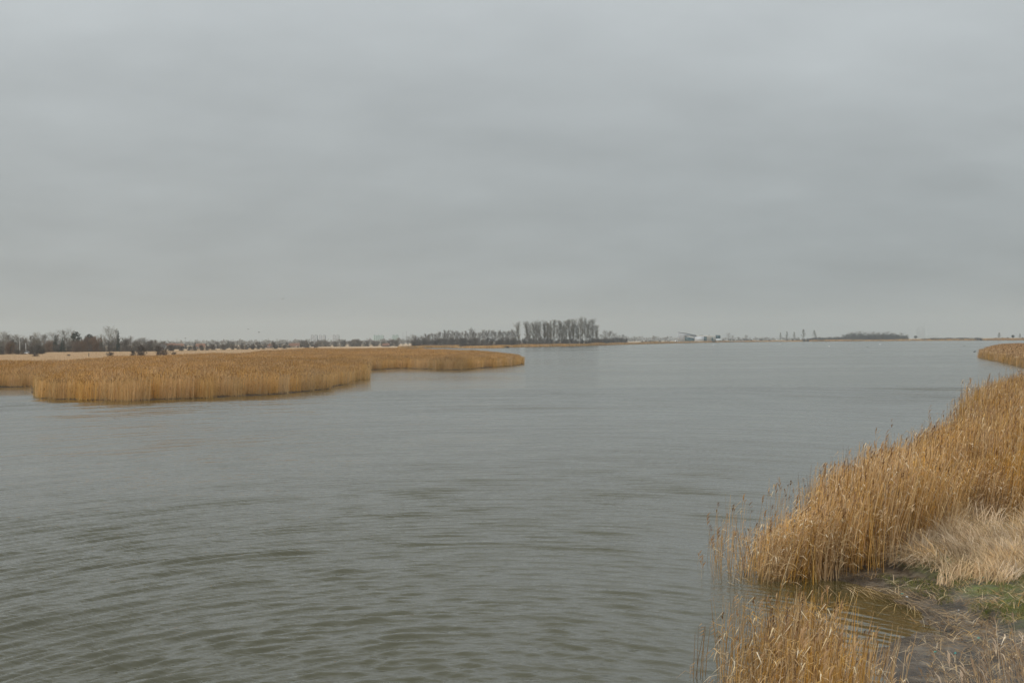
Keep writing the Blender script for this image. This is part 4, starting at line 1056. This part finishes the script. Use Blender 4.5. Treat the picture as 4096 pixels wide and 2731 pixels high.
bow = mpoly('glass_bow', [(2864, 1355), (2882, 1355), (2882, 1341.2), (2864, 1341.2)], 0, 12, M['teal'], None, 'blue green glass box at the right end')
for k in range(3):
    u = 2868 + k * 4.6
    mpoly('mullion', [(u, 1355), (u + .5, 1355), (u + .5, 1341.2), (u, 1341.2)], -.25, -.02, M['mullion'], bow)
mpoly('bow_roof', [(2863.6, 1341.1), (2877, 1340.9), (2886, 1338.2), (2881.5, 1342.2), (2878, 1341.1)], -.9, 12.5, M['white'])
mpoly('bow_base', [(2864, 1364.4), (2886, 1364.2), (2884.5, 1355.1), (2864, 1355.1)], -.6, 13, M['white'])
mpoly('roof_light', [(2798, 1341.6), (2815, 1341.4), (2815, 1340.4), (2798, 1340.6)], 5, 10, M['dark'])
mpoly('roof_light', [(2836, 1341.4), (2842, 1341.4), (2840, 1339.8), (2838, 1339.8)], 5, 9, M['dark'])
# marks on the sail wall
for seg in ([(2716, 1336.2), (2718.4, 1334.6), (2720.2, 1336.4)], [(2720.6, 1333.8), (2722, 1336.6), (2724.6, 1337.2)], [(2716.4, 1341.4), (2720, 1341.2), (2723.6, 1342.2), (2723.2, 1344.2), (2719, 1344.3)], [(2719.4, 1350.8), (2721.6, 1349.2), (2724.6, 1347.2)]):
    t = MB(); t.tube([(mu(u), -.12, mv(v, u)) for u, v in seg], [.2] * len(seg), 4); obj('lettering', t.mesh('lettering'), M['sign'], sail)
tag(mus, 'white ship like museum with tall slanting wall on the far shore', 'museum')
# white store by the museum and small sheds
def shed(u, d, w, h, dep, label):
    x, y = at(u, d); o = empty('shed', (x, y, zat(x, y) - .05))
    b = MB(); b.box(-w / 2, w / 2, 0, dep, -.3, h); obj('wall', b.mesh('wall'), M['white'], o)
    r = MB(); r.box(-w / 2 - .3, w / 2 + .3, -.3, dep + .3, h + .02, h + .3); obj('roof', r.mesh('roof'), M['pale'], o)
    dd = MB(); dd.box(-w * .2, w * .1, -.06, -.01, 0, h * .75); obj('door', dd.mesh('door'), M['dark'], o)
    tag(o, label, 'shed', 'sheds by the museum')
shed(2906, 1300, 5.2, 4.0, 4, 'small white shed at the jetty right of the museum')
shed(2898, 1310, 4.2, 3.0, 4, 'lowest white shed tucked against the museum bow')
shed(2707, 1240, 6.0, 4.6, 5, 'white hut at the left foot of the museum mast')
jx, jy = at(2930, 1296); j = empty('jetty', (jx, jy, 0))
b = MB(); b.box(-23, 24, 0, 4, 1.6, 2.1); obj('deck', b.mesh('deck'), M['pale'], j)
for k in range(9):
    b = MB(); b.box(-22 + k * 5.6, -21.5 + k * 5.6, .3, .8, -.8, 1.59); obj('pile', b.mesh('pile'), M['wood'], j)
tag(j, 'low grey jetty along the shore right of the museum', 'jetty')

# wind turbines and the power station far out in the haze
for i, u in enumerate((3707, 3739, 3771)):
    d = 6300; x, y = at(u, d); o = empty('wind_turbine', (x, y, 0))
    t = MB(); t.tube([(0, 0, -.5), (0, 0, 134 - i * 8)], [2.6, 1.5], 10); obj('tower', t.mesh('tower'), M['turbine'], o)
    hh = 134 - i * 8
    n_ = MB(); n_.box(-1.5, 1.5, -3, 5, hh + .01, hh + 3); hubo = obj('nacelle', n_.mesh('nacelle'), M['turbine'], o)
    for q in range(3):
        a = R(90 + 120 * q + i * 17 - 10); bl = MB()
        c, s = math.cos(a), math.sin(a); L = 46
        bl.add([(c * 1 - s * 1.4, -3.4, hh + 1.5 + s * 1 + c * 1.4), (c * 1 + s * 1.4, -3.4, hh + 1.5 + s * 1 - c * 1.4), (c * L + s * .3, -3.3, hh + 1.5 + s * L - c * .3), (c * L - s * .3, -3.3, hh + 1.5 + s * L + c * .3), (c * 2, -3.8, hh + 1.5 + s * 2)], [(0, 1, 2, 3), (0, 4, 3), (1, 2, 4), (4, 2, 3)])
        obj('blade', bl.mesh('blade'), M['turbine'], hubo)
    tag(o, ['faint wind turbine, leftmost of three in the haze', 'faint wind turbine, middle of three in the haze', 'faint wind turbine, rightmost of three in the haze'][i], 'wind turbine', 'wind turbines on the horizon')
x, y = at(3686, 6300); o = empty('power_station', (x, y, 0))
b = MB(); b.prism([(-34, -.5), (34, -.5), (34, 76), (14, 106), (-12, 112), (-34, 84)], 0, 50); obj('boiler_house', b.mesh('boiler_house'), M['stationgrey'], o)
b = MB(); b.box(34.1, 150, 0, 40, -.5, 28); obj('hall', b.mesh('hall'), M['stationgrey'], o)
b = MB(); b.tube([(44, 60, 0), (44, 60, 150)], [4.5, 3], 10); obj('chimney', b.mesh('chimney'), M['stationgrey'], o)
tag(o, 'ghostly grey power station block left of the wind turbines', 'power station')
for i, (u, h) in enumerate(((1612, 46), (1626, 52))):
    x, y = at(u, 2800); o = empty('radio_mast', (x, y, 0))
    b = MB(); b.tube([(0, 0, 0), (0, 0, h)], [.9, .35], 5); obj('pole', b.mesh('pole'), M['dark'], o)
    b = MB(); b.box(-1.2, 1.2, -.4, .4, h * .9, h * .94); obj('platform', b.mesh('platform'), M['dark'], o)
    tag(o, ['thin faint mast, left of two beyond the green towers', 'thin faint mast, right of two beyond the green towers'][i], 'mast')

# ------------------------------------------------------------------ poles, cars, birds, litter
for i, (u, v0, v1) in enumerate([(79, 1374, 1413), (103, 1378, 1412), (123, 1383, 1408)]):
    d = 345; x, y = at(u, d); z = zat(x, y); h = (v1 - v0 + 8) * d / F
    o = empty('white_pole', (x, y, z))
    b = MB(); b.tube([(0, 0, -.2), (0, 0, h)], [.17 if i < 2 else .12, .13 if i < 2 else .09], 8); obj('shaft', b.mesh('shaft', True), M['polewhite'], o)
    b = MB(); b.tube([(0, 0, h), (0, 0, h + .12), (0, 0, h + .3)], [.24, .26, .05], 8); obj('cap', b.mesh('cap', True), M['pale'], o)
    b = MB(); b.box(-.4, .4, -.4, .4, -.2, .15); obj('base', b.mesh('base'), M['pale'], o)
    tag(o, ['tallest white pole, leftmost of three before the left wood', 'white pole, middle of the three before the left wood', 'thinner greyish pole, rightmost of the three'][i], 'pole', 'white poles')
x, y = at(355, 250); o = empty('fence_post', (x, y, zat(x, y)))
b = MB(); b.box(-.12, .12, -.12, .12, -.3, 1.5); obj('shaft', b.mesh('shaft'), M['wood'], o)
b = MB(); b.add([(-.12, -.12, 1.5), (.12, -.12, 1.5), (.12, .12, 1.5), (-.12, .12, 1.5), (0, 0, 1.62)], [(0, 1, 4), (1, 2, 4), (2, 3, 4), (3, 0, 4)]); obj('pointed_top', b.mesh('pointed_top'), M['wood'], o)
tag(o, 'lone wooden post standing in the tan meadow', 'post')

def car_meshes():
    body = MB(); body.prism([(-2.15, .35), (2.15, .35), (2.2, .62), (2.0, .85), (1.15, .95), (.45, 1.42), (-1.1, 1.45), (-1.85, 1.0), (-2.15, .9)], -.85, .85)
    glass = MB(); glass.prism([(1.0, .98), (.42, 1.38), (-1.05, 1.40), (-1.62, 1.0)], -.87, .87)
    wh = MB()
    n = 10
    V = [(.32 * math.cos(6.283 * k / n), yy, .32 * math.sin(6.283 * k / n)) for yy in (-.1, .1) for k in range(n)]
    wh.add(V, [tuple(range(n)), tuple(range(2 * n - 1, n - 1, -1))] + [(k, (k + 1) % n, (k + 1) % n + n, k + n) for k in range(n)])
    return body, glass.mesh('window'), wh.mesh('wheel')
_cb, CG, CW = car_meshes()
CBS = {k: _cb.mesh('body') for k in ('white', 'silver', 'dark', 'blue', 'red')}
for k in CBS: CBS[k].materials.append(M['car' + k])
CG.materials.append(M['carglass']); CW.materials.append(M['tyre'])
def car(u, d, colr, label, group, rz):
    x, y = at(u, d); o = empty('parked_car', (x, y, zat(x, y) + .03), rz, 1.05)
    obj('body', CBS[colr], None, o); obj('window', CG, None, o)
    for sx in (-1.3, 1.3):
        for sy in (-.8, .8): obj('wheel', CW, None, o, (sx, sy, .32))
    tag(o, label, 'car', group)
for i in range(15):
    u = 2990 + i * 12.6 + tr.uniform(-3, 3)
    c = ['white', 'silver', 'white', 'dark', 'white', 'silver', 'blue', 'white', 'red'][i % 9]
    car(u, 1385 + tr.uniform(0, 22), c, f'{c} parked car, {ORD[i]} from the left in the shore car park', 'cars in the shore car park', tr.uniform(-.3, .3) + (1.57 if i % 4 == 3 else 0))
for i, u in enumerate((2516, 2526, 2549, 2558)):
    car(u, 960, 'white' if i != 2 else 'silver', f'{"white" if i != 2 else "silver"} car, {ORD[i]} from the left around the lone rounded tree', 'cars by the lone tree', tr.uniform(-.2, .2))
car(110, 338, 'white', 'pale car half hidden between shrubs by the white poles', None, .2)

def bird_meshes(white):
    b = MB(); b.ell((0, 0, 0), (.3, .1, .09), 0, 8, 6); b.ell((.3, 0, .05), (.09, .06, .06), 0, 6, 4)
    b.add([(-.28, 0, 0), (-.5, .08, 0), (-.5, -.08, .01)], [(0, 1, 2)])
    w = MB()
    for s in (1, -1):
        w.add([(.14, s * .06, .05), (-.14, s * .06, .05), (-.06, s * .42, .22), (.1, s * .42, .24), (-.16, s * .8, .16)], [(0, 1, 2, 3), (3, 2, 4)])
    return b.mesh('body', True), w.mesh('wing')
BW, BD = bird_meshes(True), bird_meshes(False)
for m_, k in ((BW, 'feather'), (BD, 'duck')):
    for q in m_: q.materials.append(M[k])
def bird(u, v, d, dark, label, group, s):
    hor = 1366.3 - ROLL * (u - 2048); x, y = at(u, d)
    o = empty('crow' if dark else 'gull', (x, y, EYE + (hor - v) * d / F), tr.random() * 6.28, s)
    bm = BD if dark else BW
    obj('body', bm[0], None, o); obj('wings', bm[1], None, o)
    tag(o, label, 'bird', group)
for u, v, lab in [(1132, 1196, 'dark bird flying highest over the marsh'), (1036, 1330, 'dark bird flying low left of the white towers'), (742, 1354, 'smallest dark bird just above the far tree line'), (993, 1318, 'faint tiny bird up left of the low flying one')]:
    bird(u, v, 230 if v < 1345 else 260, True, lab, 'dark birds in the sky', .95)
for i, (u, v) in enumerate([(1242, 1384), (1248, 1378), (1277, 1384), (1358, 1375), (1368, 1383), (1402, 1382), (1462, 1373), (1478, 1380), (1553, 1379), (1563, 1372), (1623, 1375), (1025, 1386), (1186, 1386), (786, 1390), (992, 1385)]):
    bird(u, v, 420 if u > 1200 else 330, False, 'white gull, a bright speck against the dark tree belt', 'white gulls before the tree belt', 1.0)

def swan(u, v, label, group):
    x, y = ground(u, v); o = empty('swan', (x, y, 0.02), tr.choice([0, 3.14]) + tr.normal(0, .3), 1.15)
    b = MB(); b.ell((0, 0, .14), (.55, .26, .24), 0, 10, 6); b.add([(-.45, .12, .2), (-.45, -.12, .2), (-.75, 0, .34)], [(0, 1, 2)]); obj('body', b.mesh('body', True), M['feather'], o)
    b = MB(); b.tube([(.42, 0, .2), (.58, 0, .45), (.50, 0, .72), (.58, 0, .86), (.7, 0, .84)], [.1, .06, .05, .06, .04], 6); nk = obj('neck', b.mesh('neck', True), M['feather'], o)
    b = MB(); b.tube([(.69, 0, .84), (.82, 0, .80)], [.035, .015], 5); obj('beak', b.mesh('beak'), M['beak'], nk)
    tag(o, label, 'swan', group)
for i, (u, v) in enumerate([(2852, 1379.5), (3040, 1377.5), (3120, 1376), (3317, 1386.5), (3520, 1378.5)]):
    swan(u, v, f'white swan on the far water, {ORD[i]} from the left', 'swans on the far water')
def duck(u, v, label):
    x, y = ground(u, v); o = empty('duck', (x, y, 0.02), tr.normal(0, .4), 1.3)
    b = MB(); b.ell((0, 0, .08), (.3, .13, .12), 0, 8, 5); obj('body', b.mesh('body', True), M['duck'], o)
    b = MB(); b.ell((.26, 0, .26), (.09, .06, .07), 0, 6, 4); b.tube([(.22, 0, .12), (.25, 0, .26)], [.06, .045], 5); obj('head', b.mesh('head', True), M['duck'], o)
    tag(o, label, 'duck', 'ducks on the water')
duck(3470, 1388.5, 'dark duck on the far water, leftmost of three')
duck(3857, 1384, 'dark duck on the far water, middle of three')
duck(3898, 1407.5, 'dark duck left of the reed spit tip')

# single stems and small tufts standing in the water
def tuft_thing(u, v, n, h, label, seed, spread=.10):
    x, y = ground(u, v); g = np.random.default_rng(seed)
    o = empty('reed_tuft', (x, y, -.2))
    for k in range(n):
        hh = h * g.uniform(.65, 1.05); bx, by = g.normal(0, spread), g.normal(0, spread); lx, ly = g.normal(.05, .06), g.normal(0, .05)
        b = MB(); b.tube([(bx, by, 0), (bx + lx * hh * .4, by + ly * hh * .4, hh * .5), (bx + lx * hh, by + ly * hh, hh)], [.006, .005, .0025], 4, 0, float(g.uniform(.15, .6)))
        s_ = obj('stem', b.mesh('stem'), M['reed'], o)
        if g.random() < .4:
            b = MB(); tx, ty = bx + lx * hh, by + ly * hh
            for q in range(4):
                ex = g.uniform(.02, .08)
                b.add([(tx, ty, hh - .05 * q), (tx + ex, ty + .015, hh + .05 - .05 * q), (tx + ex, ty - .015, hh + .04 - .05 * q)], [(0, 1, 2)], 0, float(g.uniform(.2, .7)))
            obj('plume', b.mesh('plume'), M['plume'], s_)
    tag(o, label, 'reed', 'reeds standing alone in the water')
tuft_thing(2799, 2275, 1, .62, 'single reed stem farthest out in the water', 1)
tuft_thing(2872, 2262, 6, 1.05, 'small upright reed tuft left of the bank reed bed', 2, .05)
tuft_thing(2905, 2230, 2, .85, 'pair of bent reed stems beside the small upright tuft', 3)
tuft_thing(2845, 2170, 1, .5, 'short single stem behind the small upright tuft', 4)
tuft_thing(2930, 2180, 5, .9, 'loose reed tuft nearest the fringe', 5, .14)
tuft_thing(2985, 2245, 9, 1.1, 'dense dark footed reed tuft at the fringe corner', 6, .16)
tuft_thing(2752, 2690, 1, .35, 'broken short stem at the bottom edge of the water', 7)
tuft_thing(2800, 2700, 6, 1.15, 'slim reed tuft at the left of the bottom patch', 8, .09)
tuft_thing(2880, 2660, 4, 1.2, 'tall nodding stems just left of the bottom patch', 9, .12)
tuft_thing(118, 1566, 14, 1.7, 'sparse brown reed tuft in the water by the left marsh', 10, .5)

# litter scraps on the mud
def scrap(u, v, m, label, s, seed):
    x, y = ground(u, v); g = np.random.default_rng(seed)
    z = float(height(np.array([x]), np.array([y]), True)[0][0])
    b = MB(); n = 7
    rim = [(s * g.uniform(.6, 1.1) * math.cos(6.283 * k / n), s * g.uniform(.35, .6) * math.sin(6.283 * k / n), g.uniform(0, .4) * s) for k in range(n)]
    b.add([(0, 0, s * .5)] + rim + [(p[0] * .9, p[1] * .9, p[2] - .012) for p in rim], [(0, k + 1, (k + 1) % n + 1) for k in range(n)] + [(k + 1, k + 1 + n, (k + 1) % n + 1 + n, (k + 1) % n + 1) for k in range(n)])
    o = obj('litter_scrap', b.mesh('litter_scrap'), m, None, (x, y, z + .02)); o.rotation_euler = (g.normal(0, .2), g.normal(0, .2), g.random() * 6.28)
    tag(o, label, 'litter', 'litter on the mud')
for i, (u, v, m, lab, s) in enumerate([(3609, 2380, 'litter', 'teal plastic scrap nearest the reed bed edge', .035), (3628, 2392, 'litterw', 'white plastic scrap beside the teal one at the reed edge', .05), (3933, 2368, 'litter', 'teal plastic scrap on the green shelf', .03),
                                       (4043, 2341, 'litterw', 'white scrap high on the green shelf', .04), (3914, 2589, 'litter', 'teal plastic scrap among the pale plumed reeds', .04), (3741, 2625, 'litter', 'teal plastic scrap in the middle of the mud', .035),
                                       (3822, 2638, 'litter', 'crumpled teal scrap right of the middle mud', .035), (3835, 2455, 'litterw', 'small white scrap at the dark eroded step', .025)]):
    scrap(u, v, M[m], lab, s, 40 + i)

# ------------------------------------------------------------------ haze: the damp air over the lake
hb = MB(); hb.box(-14300, 14300, -14300, 14300, -2.5, 205)
hz_o = obj('haze', hb.mesh('haze'))
hm = bpy.data.materials.new('damp_air'); hm.use_nodes = True
hn, hl = hm.node_tree.nodes, hm.node_tree.links
hn.clear()
ho = nd(hn, 'ShaderNodeOutputMaterial'); pv = nd(hn, 'ShaderNodeVolumePrincipled')
pv.inputs['Color'].default_value = (.77, .83, .85, 1); pv.inputs['Density'].default_value = .00014; pv.inputs['Anisotropy'].default_value = 0.45
hl.new(pv.outputs[0], ho.inputs['Volume'])
hz_o.data.materials.append(hm)
tag(hz_o, 'thin grey haze over the lake and the far shore', 'haze', kind='stuff')
